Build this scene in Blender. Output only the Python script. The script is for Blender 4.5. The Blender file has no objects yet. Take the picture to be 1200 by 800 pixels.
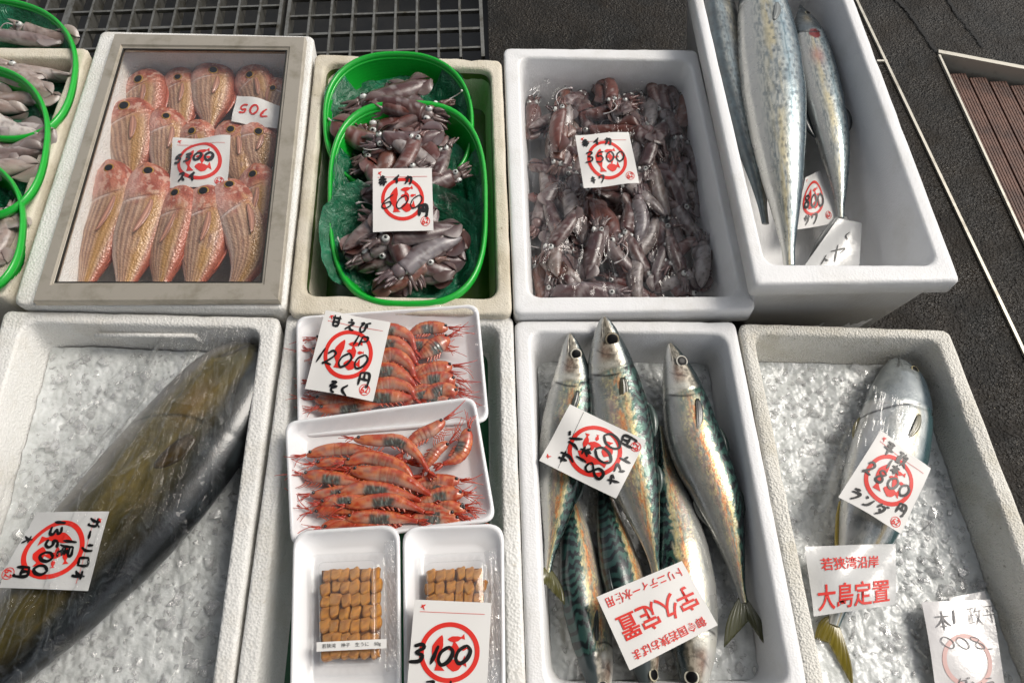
import bpy, bmesh, math, random
import numpy as np
from mathutils import Vector, Matrix
from mathutils.geometry import delaunay_2d_cdt

S = bpy.context.scene
COL = S.collection
random.seed(7); np.random.seed(7)

# ------------------------------------------------------------------ camera, sky, sun, exposure
FPX = 880.0                       # focal length in pixels of the 1200 px wide photograph
PITCH = math.radians(62.4)        # looking down
CAMH = 1.058
cam_d = bpy.data.cameras.new('camera'); cam = bpy.data.objects.new('camera', cam_d); COL.objects.link(cam)
cam.location = (0, 0, CAMH)
cam.rotation_euler = (math.pi/2 - PITCH, 0, 0)
cam_d.sensor_width = 36; cam_d.sensor_fit = 'HORIZONTAL'; cam_d.lens = FPX/1200*36
cam_d.clip_start = 0.02; cam_d.clip_end = 200
S.camera = cam

SUN_EL, SUN_AZ = math.radians(50), math.radians(72)   # azimuth measured from +y (away from camera) towards +x
W = bpy.data.worlds.new('World'); S.world = W; W.use_nodes = True
nt = W.node_tree; nt.nodes.clear()
wo = nt.nodes.new('ShaderNodeOutputWorld'); bg = nt.nodes.new('ShaderNodeBackground'); sk = nt.nodes.new('ShaderNodeTexSky')
sk.sky_type = 'NISHITA'; sk.sun_disc = False; sk.sun_elevation = SUN_EL; sk.sun_rotation = SUN_AZ
sk.dust_density = 4.0; sk.ozone_density = 0.6; sk.air_density = 1.0
bg.inputs['Strength'].default_value = 0.115
hs = nt.nodes.new('ShaderNodeHueSaturation'); hs.inputs['Saturation'].default_value = .3
nt.links.new(sk.outputs[0], hs.inputs['Color']); nt.links.new(hs.outputs[0], bg.inputs[0]); nt.links.new(bg.outputs[0], wo.inputs[0])
sun_d = bpy.data.lights.new('sun', 'SUN'); sun = bpy.data.objects.new('sun', sun_d); COL.objects.link(sun)
sun_d.energy = 1.6; sun_d.angle = math.radians(24); sun_d.color = (1.0, 0.93, 0.83)
sd = Vector((math.sin(SUN_AZ)*math.cos(SUN_EL), math.cos(SUN_AZ)*math.cos(SUN_EL), math.sin(SUN_EL)))
sun.rotation_euler = sd.to_track_quat('Z', 'Y').to_euler(); sun.location = (2, 1, 3)
S.view_settings.view_transform = 'Standard'; S.view_settings.look = 'None'
ROOF = (-4.0, .55, -3.0, 1.1)          # extent of the added unseen roof, open to the right and behind the boxes
S.view_settings.exposure = 0.25; S.view_settings.gamma = 1.0
S.render.engine = 'CYCLES'
S.cycles.max_bounces = 10; S.cycles.transparent_max_bounces = 24; S.cycles.caustics_reflective = False; S.cycles.caustics_refractive = False
S.cycles.use_denoising = True

# ------------------------------------------------------------------ helpers
_sp, _cp = math.sin(PITCH), math.cos(PITCH)
def at(px, py, z):
    """point on the horizontal plane z seen at photo pixel (px, py)"""
    dx, u = px-600.0, 400.0-py
    dy = FPX*_cp + u*_sp; dz = -FPX*_sp + u*_cp
    k = (z-CAMH)/dz
    return np.array((dx*k, dy*k, z))
def ats(pts, z): return np.array([at(p[0], p[1], p[2] if len(p) > 2 else z) for p in pts])
def hx(h, k=1.0):
    c = [int(h[i:i+2], 16)/255 for i in (0, 2, 4)]
    return np.array([(x/12.92 if x <= .04045 else ((x+.055)/1.055)**2.4)*k for x in c])
def smooth(a, b, x):
    t = np.clip((x-a)/(b-a), 0, 1); return t*t*(3-2*t)
def mixc(a, b, f):
    f = np.asarray(f)[..., None]; return a*(1-f) + b*f
def _h(ix, iy, s):
    v = np.sin(ix*127.1 + iy*311.7 + s*74.7)*43758.5453; return v - np.floor(v)
def vn(x, y, s=0):
    x = np.asarray(x, float); y = np.asarray(y, float)
    ix, iy = np.floor(x), np.floor(y); fx, fy = x-ix, y-iy
    fx = fx*fx*(3-2*fx); fy = fy*fy*(3-2*fy)
    return (_h(ix, iy, s)*(1-fx)+_h(ix+1, iy, s)*fx)*(1-fy) + (_h(ix, iy+1, s)*(1-fx)+_h(ix+1, iy+1, s)*fx)*fy
def fbm(x, y, s=0, o=4):
    t = 0; a = .5; n = 0
    for i in range(o):
        t = t + a*vn(x*2**i, y*2**i, s+i*3.1); n += a; a *= .5
    return t/n
def cr(P, n):
    """Catmull-Rom curve through P, n points evenly spaced by length"""
    P = np.asarray(P, float)
    if len(P) == 2: return P[0] + (P[1]-P[0])*np.linspace(0, 1, n)[:, None]
    Q = np.vstack([2*P[0]-P[1], P, 2*P[-1]-P[-2]]); out = []
    for i in range(1, len(Q)-2):
        for t in np.linspace(0, 1, 24, endpoint=False):
            a, b, c, d = Q[i-1], Q[i], Q[i+1], Q[i+2]
            out.append(.5*((2*b)+(c-a)*t+(2*a-5*b+4*c-d)*t*t+(3*b-a-3*c+d)*t**3))
    out.append(P[-1]); out = np.array(out)
    L = np.concatenate([[0], np.cumsum(np.linalg.norm(np.diff(out, axis=0), axis=1))])
    s = np.linspace(0, L[-1], n)
    return np.stack([np.interp(s, L, out[:, k]) for k in range(P.shape[1])], 1)
def nrm(v): return v/np.maximum(np.linalg.norm(v, axis=-1, keepdims=True), 1e-9)

class G:
    def __init__(s): s.v = []; s.f = []; s.c = []; s.m = []; s.n = 0
    def add(s, V, F, col=None, mi=0):
        V = np.asarray(V, float).reshape(-1, 3); b = s.n
        s.v.append(V); s.n += len(V)
        for f in F: s.f.append(tuple(i+b for i in f)); s.m.append(mi)
        c = np.ones((len(V), 3))*.5 if col is None else np.broadcast_to(np.asarray(col, float), (len(V), 3))
        s.c.append(c)
    def loft(s, R, closed=True, cap0=False, cap1=False, col=None, mi=0):
        R = np.asarray(R, float); k, n = R.shape[:2]; F = []
        for i in range(k-1):
            for j in range(n if closed else n-1):
                j2 = (j+1) % n
                F.append((i*n+j, i*n+j2, (i+1)*n+j2, (i+1)*n+j))
        if cap0: F.append(tuple(range(n))[::-1])
        if cap1: F.append(tuple((k-1)*n+j for j in range(n)))
        s.add(R.reshape(-1, 3), F, None if col is None else np.asarray(col).reshape(-1, 3) if np.asarray(col).ndim > 1 else col, mi)
    def tube(s, P, r, n=6, col=None, mi=0, flat=1.0):
        P = np.asarray(P, float); k = len(P); r = np.broadcast_to(np.asarray(r, float), (k,))
        T = nrm(np.gradient(P, axis=0)); up = np.array((0, 0, 1.0))
        A = np.cross(T, up); bad = np.linalg.norm(A, axis=1) < .1
        A[bad] = np.cross(T[bad], np.array((1.0, 0, 0))); A = nrm(A); B = np.cross(A, T)
        th = np.linspace(0, 2*np.pi, n, endpoint=False)
        R = P[:, None]+r[:, None, None]*(A[:, None]*np.cos(th)[None, :, None]+flat*B[:, None]*np.sin(th)[None, :, None])
        cc = None
        if col is not None:
            col = np.asarray(col, float)
            cc = np.repeat(col[:, None], n, 1) if col.ndim == 2 else col
        s.loft(R, True, True, True, cc, mi)
    def ball(s, c, r, n=12, m=7, col=None, mi=0, M=None):
        c = np.asarray(c, float); r = np.broadcast_to(np.asarray(r, float), (3,))
        ph = np.linspace(.02, np.pi-.02, m); th = np.linspace(0, 2*np.pi, n, endpoint=False)
        R = np.stack([np.sin(ph)[:, None]*np.cos(th), np.sin(ph)[:, None]*np.sin(th), np.cos(ph)[:, None]*np.ones(n)], -1)*r
        if M is not None: R = R @ np.asarray(M).T
        s.loft(R+c, True, True, True, col, mi)
    def box(s, c, d, A=None, col=None, mi=0):
        A = np.eye(3) if A is None else np.asarray(A)
        V = np.array([(x, y, z) for x in (-.5, .5) for y in (-.5, .5) for z in (-.5, .5)])*np.asarray(d)
        s.add(V @ A + np.asarray(c), [(0, 1, 3, 2), (4, 6, 7, 5), (0, 4, 5, 1), (2, 3, 7, 6), (0, 2, 6, 4), (1, 5, 7, 3)], col, mi)
    def prism(s, lo, hi, col=None, mi=0):
        n = len(lo); F = [tuple(range(n))[::-1], tuple(range(n, 2*n))]
        F += [(i, (i+1) % n, n+(i+1) % n, n+i) for i in range(n)]
        s.add(np.vstack([lo, hi]), F, col, mi)
    def build(s, name, mats, parent=None, smooth=True, local=False, link=True, recalc=True):
        V = np.vstack(s.v); C = np.vstack(s.c)
        if local: o0 = np.zeros(3)
        else: o0 = np.array((V[:, 0].mean(), V[:, 1].mean(), V[:, 2].min()))
        me = bpy.data.meshes.new(name); me.from_pydata((V-o0).tolist(), [], s.f)
        for m in (mats if isinstance(mats, (list, tuple)) else [mats]): me.materials.append(m)
        me.polygons.foreach_set('material_index', s.m)
        me.polygons.foreach_set('use_smooth', [smooth]*len(s.f))
        a = me.color_attributes.new('Col', 'FLOAT_COLOR', 'POINT')
        a.data.foreach_set('color', np.hstack([C, np.ones((len(C), 1))]).astype(np.float32).ravel())
        if recalc:
            bm = bmesh.new(); bm.from_mesh(me); bmesh.ops.recalc_face_normals(bm, faces=bm.faces); bm.to_mesh(me); bm.free()
        me.update()
        o = bpy.data.objects.new(name, me)
        if link: COL.objects.link(o)
        if parent is not None:
            o.parent = parent
            o.location = Vector(o0) - (Vector((0, 0, 0)) if local else parent.location)
        else: o.location = o0
        return o
def tag(o, label, cat, group=None):
    o['label'] = label; o['category'] = cat
    if group: o['group'] = group
    return o
def thing(name, loc, label, cat, group=None):
    o = bpy.data.objects.new(name, None); COL.objects.link(o); o.location = loc; o.empty_display_size = .02
    return tag(o, label, cat, group)
def kind(o, k): o['kind'] = k; return o

# ------------------------------------------------------------------ materials
def M(name, col=(.5, .5, .5), rough=.5, metal=0.0, attr=False, coat=0.0, spec=.5, bumps=(), var=None, trans=0.0, sss=0.0, alpha=1.0, rvar=None, var2=None, coatr=.08, aniso=None):
    m = bpy.data.materials.new(name); m.use_nodes = True; t = m.node_tree; N = t.nodes; Lk = t.links
    b = N['Principled BSDF']; tc = N.new('ShaderNodeTexCoord')
    src = None
    if attr:
        a = N.new('ShaderNodeVertexColor'); a.layer_name = 'Col'; src = a.outputs['Color']
    else:
        r = N.new('ShaderNodeRGB'); r.outputs[0].default_value = (*col[:3], 1); src = r.outputs[0]
    for vv in (var, var2):
        if not vv: continue
        sc, colour, lo, hi = vv[:4]
        n = N.new('ShaderNodeTexNoise'); n.inputs['Scale'].default_value = sc; n.inputs['Detail'].default_value = 6
        n.inputs['Roughness'].default_value = .65
        Lk.new(tc.outputs['Object'], n.inputs['Vector'])
        mr = N.new('ShaderNodeMapRange'); mr.inputs[1].default_value = lo; mr.inputs[2].default_value = hi
        Lk.new(n.outputs['Fac'], mr.inputs[0])
        mx = N.new('ShaderNodeMix'); mx.data_type = 'RGBA'; mx.blend_type = 'MIX' if len(vv) < 5 else vv[4]
        Lk.new(mr.outputs[0], mx.inputs[0]); Lk.new(src, mx.inputs[6]); mx.inputs[7].default_value = (*colour[:3], 1)
        src = mx.outputs[2]
    Lk.new(src, b.inputs['Base Color'])
    b.inputs['Roughness'].default_value = rough; b.inputs['Metallic'].default_value = metal
    b.inputs['Coat Weight'].default_value = coat; b.inputs['Coat Roughness'].default_value = coatr
    b.inputs['Specular IOR Level'].default_value = spec
    b.inputs['Transmission Weight'].default_value = trans
    b.inputs['Alpha'].default_value = alpha
    if sss:
        b.inputs['Subsurface Weight'].default_value = sss; b.inputs['Subsurface Radius'].default_value = (.01, .006, .004); b.inputs['Subsurface Scale'].default_value = .6
    if rvar:
        n = N.new('ShaderNodeTexNoise'); n.inputs['Scale'].default_value = rvar[0]; n.inputs['Detail'].default_value = 4
        Lk.new(tc.outputs['Object'], n.inputs['Vector'])
        mr = N.new('ShaderNodeMapRange'); mr.inputs[1].default_value = .35; mr.inputs[2].default_value = .65
        mr.inputs[3].default_value = rvar[1]; mr.inputs[4].default_value = rvar[2]
        Lk.new(n.outputs['Fac'], mr.inputs[0]); Lk.new(mr.outputs[0], b.inputs['Roughness'])
    prev = None
    for kind_, sc, st, dist in bumps:
        if kind_ == 'v':
            n = N.new('ShaderNodeTexVoronoi'); n.inputs['Scale'].default_value = sc; out = n.outputs['Distance']
        elif kind_ == 'e':
            n = N.new('ShaderNodeTexVoronoi'); n.feature = 'DISTANCE_TO_EDGE'; n.inputs['Scale'].default_value = sc; out = n.outputs['Distance']
        else:
            n = N.new('ShaderNodeTexNoise'); n.inputs['Scale'].default_value = sc; n.inputs['Detail'].default_value = 5; n.inputs['Roughness'].default_value = .6; out = n.outputs['Fac']
        if kind_ == 'w': n.inputs['Distortion'].default_value = 2.5
        Lk.new(tc.outputs['Object'], n.inputs['Vector'])
        bp = N.new('ShaderNodeBump'); bp.inputs['Strength'].default_value = st; bp.inputs['Distance'].default_value = dist
        Lk.new(out, bp.inputs['Height'])
        if prev: Lk.new(prev, bp.inputs['Normal'])
        prev = bp.outputs[0]
    if prev:
        Lk.new(prev, b.inputs['Normal'])
        if coat: Lk.new(prev, b.inputs['Coat Normal'])
    return m
def film_mat(name, tint=(1, 1, 1), gloss=.06, sc=60, st=.5, lo=.03, hi=.6, dist=.004, milky=0.0):
    """thin clear plastic: see-through, with sharp reflections by Fresnel and a crinkle bump"""
    m = bpy.data.materials.new(name); m.use_nodes = True; t = m.node_tree; N = t.nodes; Lk = t.links; N.clear()
    out = N.new('ShaderNodeOutputMaterial'); mx = N.new('ShaderNodeMixShader'); tr = N.new('ShaderNodeBsdfTransparent'); gl = N.new('ShaderNodeBsdfGlossy')
    tr.inputs[0].default_value = (*tint, 1); gl.inputs['Roughness'].default_value = gloss
    tc = N.new('ShaderNodeTexCoord'); nz = N.new('ShaderNodeTexNoise'); nz.inputs['Scale'].default_value = sc; nz.inputs['Detail'].default_value = 3; nz.inputs['Distortion'].default_value = 1.6
    bp = N.new('ShaderNodeBump'); bp.inputs['Strength'].default_value = st; bp.inputs['Distance'].default_value = dist
    lw = N.new('ShaderNodeLayerWeight'); lw.inputs['Blend'].default_value = .35
    mr = N.new('ShaderNodeMapRange'); mr.inputs[3].default_value = lo; mr.inputs[4].default_value = hi
    Lk.new(tc.outputs['Object'], nz.inputs['Vector']); Lk.new(nz.outputs['Fac'], bp.inputs['Height'])
    Lk.new(bp.outputs[0], gl.inputs['Normal']); Lk.new(bp.outputs[0], lw.inputs['Normal'])
    Lk.new(lw.outputs['Facing'], mr.inputs[0]); Lk.new(mr.outputs[0], mx.inputs[0])
    Lk.new(tr.outputs[0], mx.inputs[1]); Lk.new(gl.outputs[0], mx.inputs[2])
    fin = mx.outputs[0]
    if milky:
        df = N.new('ShaderNodeBsdfDiffuse'); df.inputs[0].default_value = (.8, .8, .8, 1); m2 = N.new('ShaderNodeMixShader'); m2.inputs[0].default_value = milky
        Lk.new(fin, m2.inputs[1]); Lk.new(df.outputs[0], m2.inputs[2]); fin = m2.outputs[0]
    Lk.new(fin, out.inputs[0])
    return m

m_foam = M('white_foam', hx('e0dfdb'), .55, var=(14, hx('d0cbc0'), .5, .78), var2=(90, hx('b8ad97'), .64, .82), bumps=[('v', 300, .5, .002), ('n', 40, .25, .004)])
m_foam_new = M('clean_white_foam', hx('e6e6e6'), .45, var=(10, hx('d3d1cc'), .5, .8), bumps=[('v', 380, .2, .0015), ('n', 30, .2, .003)])
m_foam_old = M('weathered_cream_foam', hx('d6cebd'), .7, var=(11, hx('b5a98f'), .45, .78), var2=(120, hx('82745a'), .62, .78), bumps=[('v', 420, .3, .002), ('n', 50, .35, .004)])
m_foam_rough = M('rough_beaded_foam', hx('dfdcd3'), .7, var=(16, hx('c6bfad'), .5, .78), var2=(200, hx('8b8674'), .6, .75), bumps=[('v', 380, .6, .003), ('n', 120, .4, .003)])
# ------------------------------------------------------------------ the ground, drain grating, deck
ROT = math.radians(-2.95)          # the stall's own direction against the camera's
m_asph = M('wet_dark_asphalt', hx('211b13'), .4, spec=.22, rvar=(16, .15, .6), var=(9, hx('14120e'), .4, .62), var2=(330, hx('958d7c'), .62, .7), bumps=[('v', 260, .55, .004), ('n', 90, .7, .006), ('n', 12, .3, .01)])
m_pit = M('dark_drain_pit', hx('24221e'), .35, var=(9, hx('121210'), .4, .6))
m_steel = M('galvanised_steel', hx('8b8a84'), .38, .75, var=(40, hx('5a5548'), .45, .7), bumps=[('n', 200, .2, .001)])
m_trim = M('pale_metal_edging', hx('c9c4b6'), .4, .3, var=(30, hx('8d8676'), .55, .75))
m_wood = M('brown_deck_board', hx('6b4a3c'), .6, var=(30, hx('4a3128'), .4, .65), bumps=[('n', 150, .4, .003)])
m_crackm = M('dark_crack', hx('151412'), .8)  # dark tone of the cracks drawn on the ground

gr_hole = [at(-520, 90, 0), at(574, 92, 0), at(566, -190, 0), at(-330, -190, 0)]
dk_hole = [at(1102, 62, 0), at(1330, 560, 0), at(1700, 560, 0), at(1420, 122, 0)]
outer = [(-9, -9), (9, -9), (9, 12), (-9, 12)]
pts = [Vector(p) for p in outer] + [Vector(p[:2]) for p in gr_hole] + [Vector(p[:2]) for p in dk_hole]
cyc = lambda a: [(a+i, a+(i+1) % 4) for i in range(4)]
vs, es, fs, *_ = delaunay_2d_cdt(pts, cyc(0)+cyc(4)+cyc(8), [], 0, 1e-6)
def inq(p, q):
    s = [np.cross(np.array(q[(i+1) % 4])[:2]-np.array(q[i])[:2], np.array(p)[:2]-np.array(q[i])[:2]) for i in range(4)]
    return all(x > 0 for x in s) or all(x < 0 for x in s)
g = G(); keep = []
for f in fs:
    c = sum((np.array(vs[i]) for i in f), np.zeros(2))/len(f)
    if not inq(c, gr_hole) and not inq(c, dk_hole): keep.append(f)
g.add([(v[0], v[1], 0) for v in vs], keep)
ground = kind(g.build('ground', m_asph, smooth=False), 'structure')
for q, dep, nm in ((gr_hole, .22, 'drain_pit'), (dk_hole, .07, 'deck_channel')):
    q = np.array(q); lo = q - np.array((0, 0, dep)); g = G()
    g.loft([q - np.array((0, 0, .0005)), lo], True, False, True); kind(g.build(nm, m_pit, smooth=False), 'structure')

def bar(g, a, b, w, h, mi=0):
    """upright flat bar from a to b: top at their z, w wide, h deep"""
    a = np.array(a, float); b = np.array(b, float); d = b-a; d /= np.linalg.norm(d)
    s = np.cross(d, (0, 0, 1)); s = s/np.linalg.norm(s)*w/2; dn = np.array((0, 0, -h))
    g.loft([[a-s, a+s, a+s+dn, a-s+dn], [b-s, b+s, b+s+dn, b-s+dn]], True, True, True, mi=mi)
grate_spans = [(-200, 62), (66, 322), (332, 566)]
glab = ['steel drain grating panel left of the dark pit, by the green baskets', 'steel drain grating panel behind the glazed sea bream box', 'steel drain grating panel behind the box of green baskets, next to the asphalt']
for gi, (xa, xb) in enumerate(grate_spans):
    n = max(3, int(round((xb-xa)/26.0)))
    A = at(xa, 62, -.004); B = at(xb, 62, -.004)
    th = ROT; fw = np.array((math.sin(th), math.cos(th), 0)); rt = np.array((math.cos(th), -math.sin(th), 0))
    wdt = np.dot(B-A, rt); g = G()
    for i in range(n+1):
        p = A + rt*wdt*i/n
        thick = .007 if i in (0, n) else .0045
        bar(g, p - fw*.03, p+fw*.38, thick, .03)
    t = thing('drain_grating', Vector(A), glab[gi], 'drain grating', 'drain grating panels')
    g.build('bearing_bar', m_steel, t, smooth=False)['kind'] = 'stuff'
    g = G()
    for k in range(5):
        y = .0+.055*k + (.012 if gi == 1 else 0)
        bar(g, A+fw*y-np.array((0, 0, .003)), A+fw*y+rt*wdt-np.array((0, 0, .003)), .0065 if k % 2 else .005, .008)
    g.build('cross_rod', m_steel, t, smooth=False)['kind'] = 'stuff'

def strip(name, a, b, w, h, mat, label, cat, group=None):
    g = G(); bar(g, a, b, w, h); o = g.build(name, mat, smooth=False); return tag(o, label, cat, group)
strip('metal_edging', at(990, -30, .004), at(1262, 540, .004), .005, .012, m_trim, 'long pale metal strip set in the asphalt beside the tall foam box', 'edging strip')
strip('metal_edging', at(1028, 71, .0035), at(1040, 71, .0035), .0045, .012, m_trim, 'short pale metal strip joining the long strip by the tall foam box', 'edging strip')
strip('metal_edging', at(1100, 60, .005), at(1420, 121, .005), .009, .05, m_trim, 'pale metal strip along the top end of the sunken brown deck', 'edging strip')
strip('metal_edging', at(1101, 64, .005), at(1330, 560, .005), .0042, .05, m_trim, 'pale metal strip along the side of the sunken brown deck', 'edging strip')
dk = np.array(dk_hole)
fwd = nrm(dk[1]-dk[0]); rgt = nrm(dk[3]-dk[0])
for i in range(8):
    g = G(); w = .034
    a = dk[0]+rgt*(.018+i*(w+.005))+fwd*.03; b = a+fwd*.72
    a[2] = b[2] = -.022
    for k in range(6):       # grooves along each board
        s = np.cross(fwd, (0, 0, 1)); s = -s if np.dot(s, rgt) < 0 else s
        p0 = a+s*w*(k+.5)/6; bar(g, p0, b+s*w*(k+.5)/6, w/6*.72, .006)
    p0 = a+s*w/2; p0[2] -= .003; p1 = b+s*w/2; p1[2] -= .003
    bar(g, p0, p1, w, .018)
    tag(g.build('deck_board', m_wood, smooth=False), 'grooved brown deck board in the sunken channel at the right edge', 'deck board', 'brown deck boards')
g = G(); g.tube([at(1141, 147, -.045), at(1152, 152, -.043)], .003, 8); tag(g.build('metal_pin', m_trim, smooth=True), 'small pale pin sticking out in the gap beside the brown deck', 'pin')
for P in ([(1045, -5), (1060, 8), (1075, 28), (1085, 42), (1092, 54), (1100, 60)], [(1108, -5), (1118, 10), (1132, 28), (1145, 44), (1152, 55)]):
    c = cr(ats(P, .003), 40); c[:, :2] += (np.random.rand(40, 2)-.5)*.004; g = G()
    wd = .0022+.002*np.random.rand(40); T = nrm(np.gradient(c, axis=0)); s = np.cross(T, (0, 0, 1))
    g.loft(np.stack([c-s*wd[:, None], c+s*wd[:, None]], 1), False); kind(g.build('ground_crack', m_crackm), 'structure')

# ------------------------------------------------------------------ foam boxes
def bilin4(q, u, v): return (1-v)*((1-u)*q[0]+u*q[1])+v*((1-u)*q[3]+u*q[2])
def rquad(q, r, m=22, n=7):
    """closed loop round a quad with rounded corners"""
    q = np.asarray(q, float); out = []
    for i in range(4):
        p, c, nx = q[i-1], q[i], q[(i+1) % 4]
        a = c+nrm(p-c)*r; b = c+nrm(nx-c)*r
        for t in np.linspace(0, 1, n):
            out.append((1-t)**2*a+2*t*(1-t)*c+t*t*b)
        e = nx+nrm(c-nx)*r
        for t in np.linspace(0, 1, m+2)[1:-1]: out.append(b+(e-b)*t)
    return np.array(out)
def shrink(q, d):
    q = np.asarray(q, float); out = []
    for i in range(4):
        a, c, b = q[i-1], q[i], q[(i+1) % 4]
        u, v = nrm(a-c), nrm(b-c); s = abs(np.cross(u[:2], v[:2])); out.append(c+(u+v)*d/max(s, .3))
    return np.array(out)
def setz(L, z): L = L.copy(); L[:, 2] = z; return L
def foam_box(label, Opx, Ipx, zr, floor, mat, zb=0.0, taper=.012, ro=.012, ri=.02, ragged=.0004, itaper=.012, bottom=None, lip=0.0):
    O = ats(Opx, zr); I = ats(Ipx, zr)
    OB = shrink(O, taper) if bottom is None else bottom
    rings = [setz(rquad(OB, ro), zb)]
    if lip: rings += [setz(rquad(shrink(O, taper*.5+.006), ro), zr-lip-.002), setz(rquad(O, ro), zr-lip)]
    rings += [setz(rquad(O, ro), zr-.0045), setz(rquad(shrink(O, .0012), ro), zr-.0012), setz(rquad(shrink(O, .004), ro), zr),
             setz(rquad(shrink(O, .008), ro), zr), setz(rquad(shrink(I, -.005), ri), zr), setz(rquad(shrink(I, -.002), ri), zr-.0005), setz(rquad(I, ri), zr-.004),
             setz(rquad(shrink(I, itaper*.5), ri), zr-(zr-floor)*.5), setz(rquad(shrink(I, itaper), ri), floor+.008), setz(rquad(shrink(I, itaper+.006), ri), floor)]
    R = np.array(rings); k0 = 1 if not lip else 3
    for k in range(k0, k0+7):
        L = R[k]; nz = (fbm(L[:, 0]*90+k*3, L[:, 1]*90, 5, 3)-.5)*2
        chip = np.maximum(0, fbm(L[:, 0]*45, L[:, 1]*45, 9, 3)-.62)*6
        R[k, :, 2] += nz*ragged*1.2 - chip*ragged*2.2
        ctr = L.mean(0); dirv = nrm(L-ctr); R[k, :, :2] += dirv[:, :2]*((fbm(L[:, 0]*120, L[:, 1]*120, 2+k, 2)-.5)*2*ragged)[:, None]
    g = G(); g.loft(R, True, True, True)
    o = g.build('foam_box', mat); tag(o, label, 'foam box', 'foam fish boxes')
    return o, I
Z1, Z2, Z4 = .185, .17, .245
foam_box('cream foam box at the left edge holding the green baskets of pale squid', [(-170, 54), (104, 56), (6, 346), (-290, 346)], [(-160, 66), (86, 68), (-14, 334), (-270, 334)], Z1, .06, m_foam_old, ragged=.0007)
bx_bream, I1 = foam_box('foam box under the glazed grey frame, full of pink sea bream', [(118, 36), (368, 42), (334, 362), (14, 356)], [(141, 55), (345, 57), (314, 338), (56, 336)], Z1, .07, m_foam, ragged=.0003)
bx_bask, I2 = foam_box('weathered cream foam box holding two green baskets of squid', [(369, 63), (588, 70), (600, 368), (337, 368)], [(381, 74), (575, 81), (583, 349), (355, 345)], Z1, .10, m_foam_old, ragged=.0009)
bx_squid, I3 = foam_box('white foam box packed with a big heap of small squid under film', [(590, 56), (817, 58), (887, 363), (602, 368)], [(609, 67), (808, 71), (867, 346), (620, 347)], Z1, .075, m_foam_new, lip=.03)
O4 = [(800, -62), (978, -62), (1126, 329), (885, 333)]
B4 = ats([(812, 30), (960, 10), (1000, 385), (869, 400)], .09); B4 = np.array([p for p in B4])
bx_span, I4 = foam_box('tall white foam box holding three spotted silver fish', O4, [(814, -48), (970, -50), (1099, 310), (898, 309)], Z4, .12, m_foam_new, zb=.03, bottom=B4, itaper=.02, lip=.028, ro=.006)
bx_yt, I5 = foam_box('white foam box with ice under the big film wrapped olive fish', [(4, 363), (328, 371), (258, 900), (-150, 900)], [(27, 377), (305, 384), (236, 885), (-122, 885)], Z2, .075, m_foam, ragged=.0007)
bx_shr, I6 = foam_box('foam box holding the shrimp trays and the sea urchin trays', [(336, 366), (601, 369), (620, 900), (262, 900)], [(350, 379), (584, 381), (594, 885), (291, 885)], Z2, .118, m_foam_old if 0 else m_foam, ragged=.0006)
bx_mack, I7 = foam_box('white foam box holding six blue backed mackerel on ice', [(603, 375), (862, 376), (955, 838), (618, 838)], [(622, 389), (850, 391), (926, 803), (641, 803)], Z2, .075, m_foam_new, ragged=.0005)
bx_hira, I8 = foam_box('rough beaded foam box with ice holding one yellow tailed silver fish', [(866, 378), (1112, 386), (1312, 900), (962, 900)], [(884, 391), (1097, 397), (1284, 885), (984, 885)], Z2, .08, m_foam_rough, ragged=.0011, ri=.014)
# raised panels moulded on the near face of the tall box
O4w = ats(O4, Z4-.03); fa, fb_, fc, fd = O4w[3], O4w[2], B4[2]+0, B4[3]+0
fc[2] = fd[2] = .03; nf = nrm(np.cross(fb_-fa, fd-fa)); nf = nf if nf[1] < 0 else -nf
for u0, u1 in ((.06, .30), (.36, .60), (.66, .90)):
    P = bilin4([fa, fb_, fc, fd], u0, .16), bilin4([fa, fb_, fc, fd], u1, .16), bilin4([fa, fb_, fc, fd], u1-.02, .9), bilin4([fa, fb_, fc, fd], u0+.02, .9)
    lo = np.array(P)-nf*.004; hi = np.array(P)+nf*.0025; g = G(); g.prism(lo, shrink(hi, .003)); g.build('moulded_panel', m_foam_new, bx_span, smooth=False)
# moulded ribs on two boxes
g = G()
a, b = at(112, 393, Z2-.018), at(228, 393, Z2-.018)
for p, q in ((a, b), (b, at(240, 404, Z2-.05))):
    g.tube([p, (np.array(p)+q)/2, q], .0035, 8)
g.build('moulded_rib', m_foam, bx_yt)

# ------------------------------------------------------------------ unseen stall roof, added to shade the boxes from the open sky
m_roof = M('grey_corrugated_roof', hx('8a8a86'), .6)
def roof(x0, x1, y0, y1, z):
    g = G(); n = 60; xs = np.linspace(x0, x1, n*4+1); zz = z+.018*np.sin(np.arange(n*4+1)*np.pi/2)
    top = np.stack([np.stack([xs, 0*xs+y, zz], 1) for y in (y0, y1)]); g.loft(top, False); g.loft(top-np.array((0, 0, .006)), False)
    return g.build('shade_roof', m_roof)
tag(roof(ROOF[0], ROOF[1], ROOF[2], ROOF[3], 2.5), 'unseen grey corrugated stall roof added to shade the fish boxes', 'roof')
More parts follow.
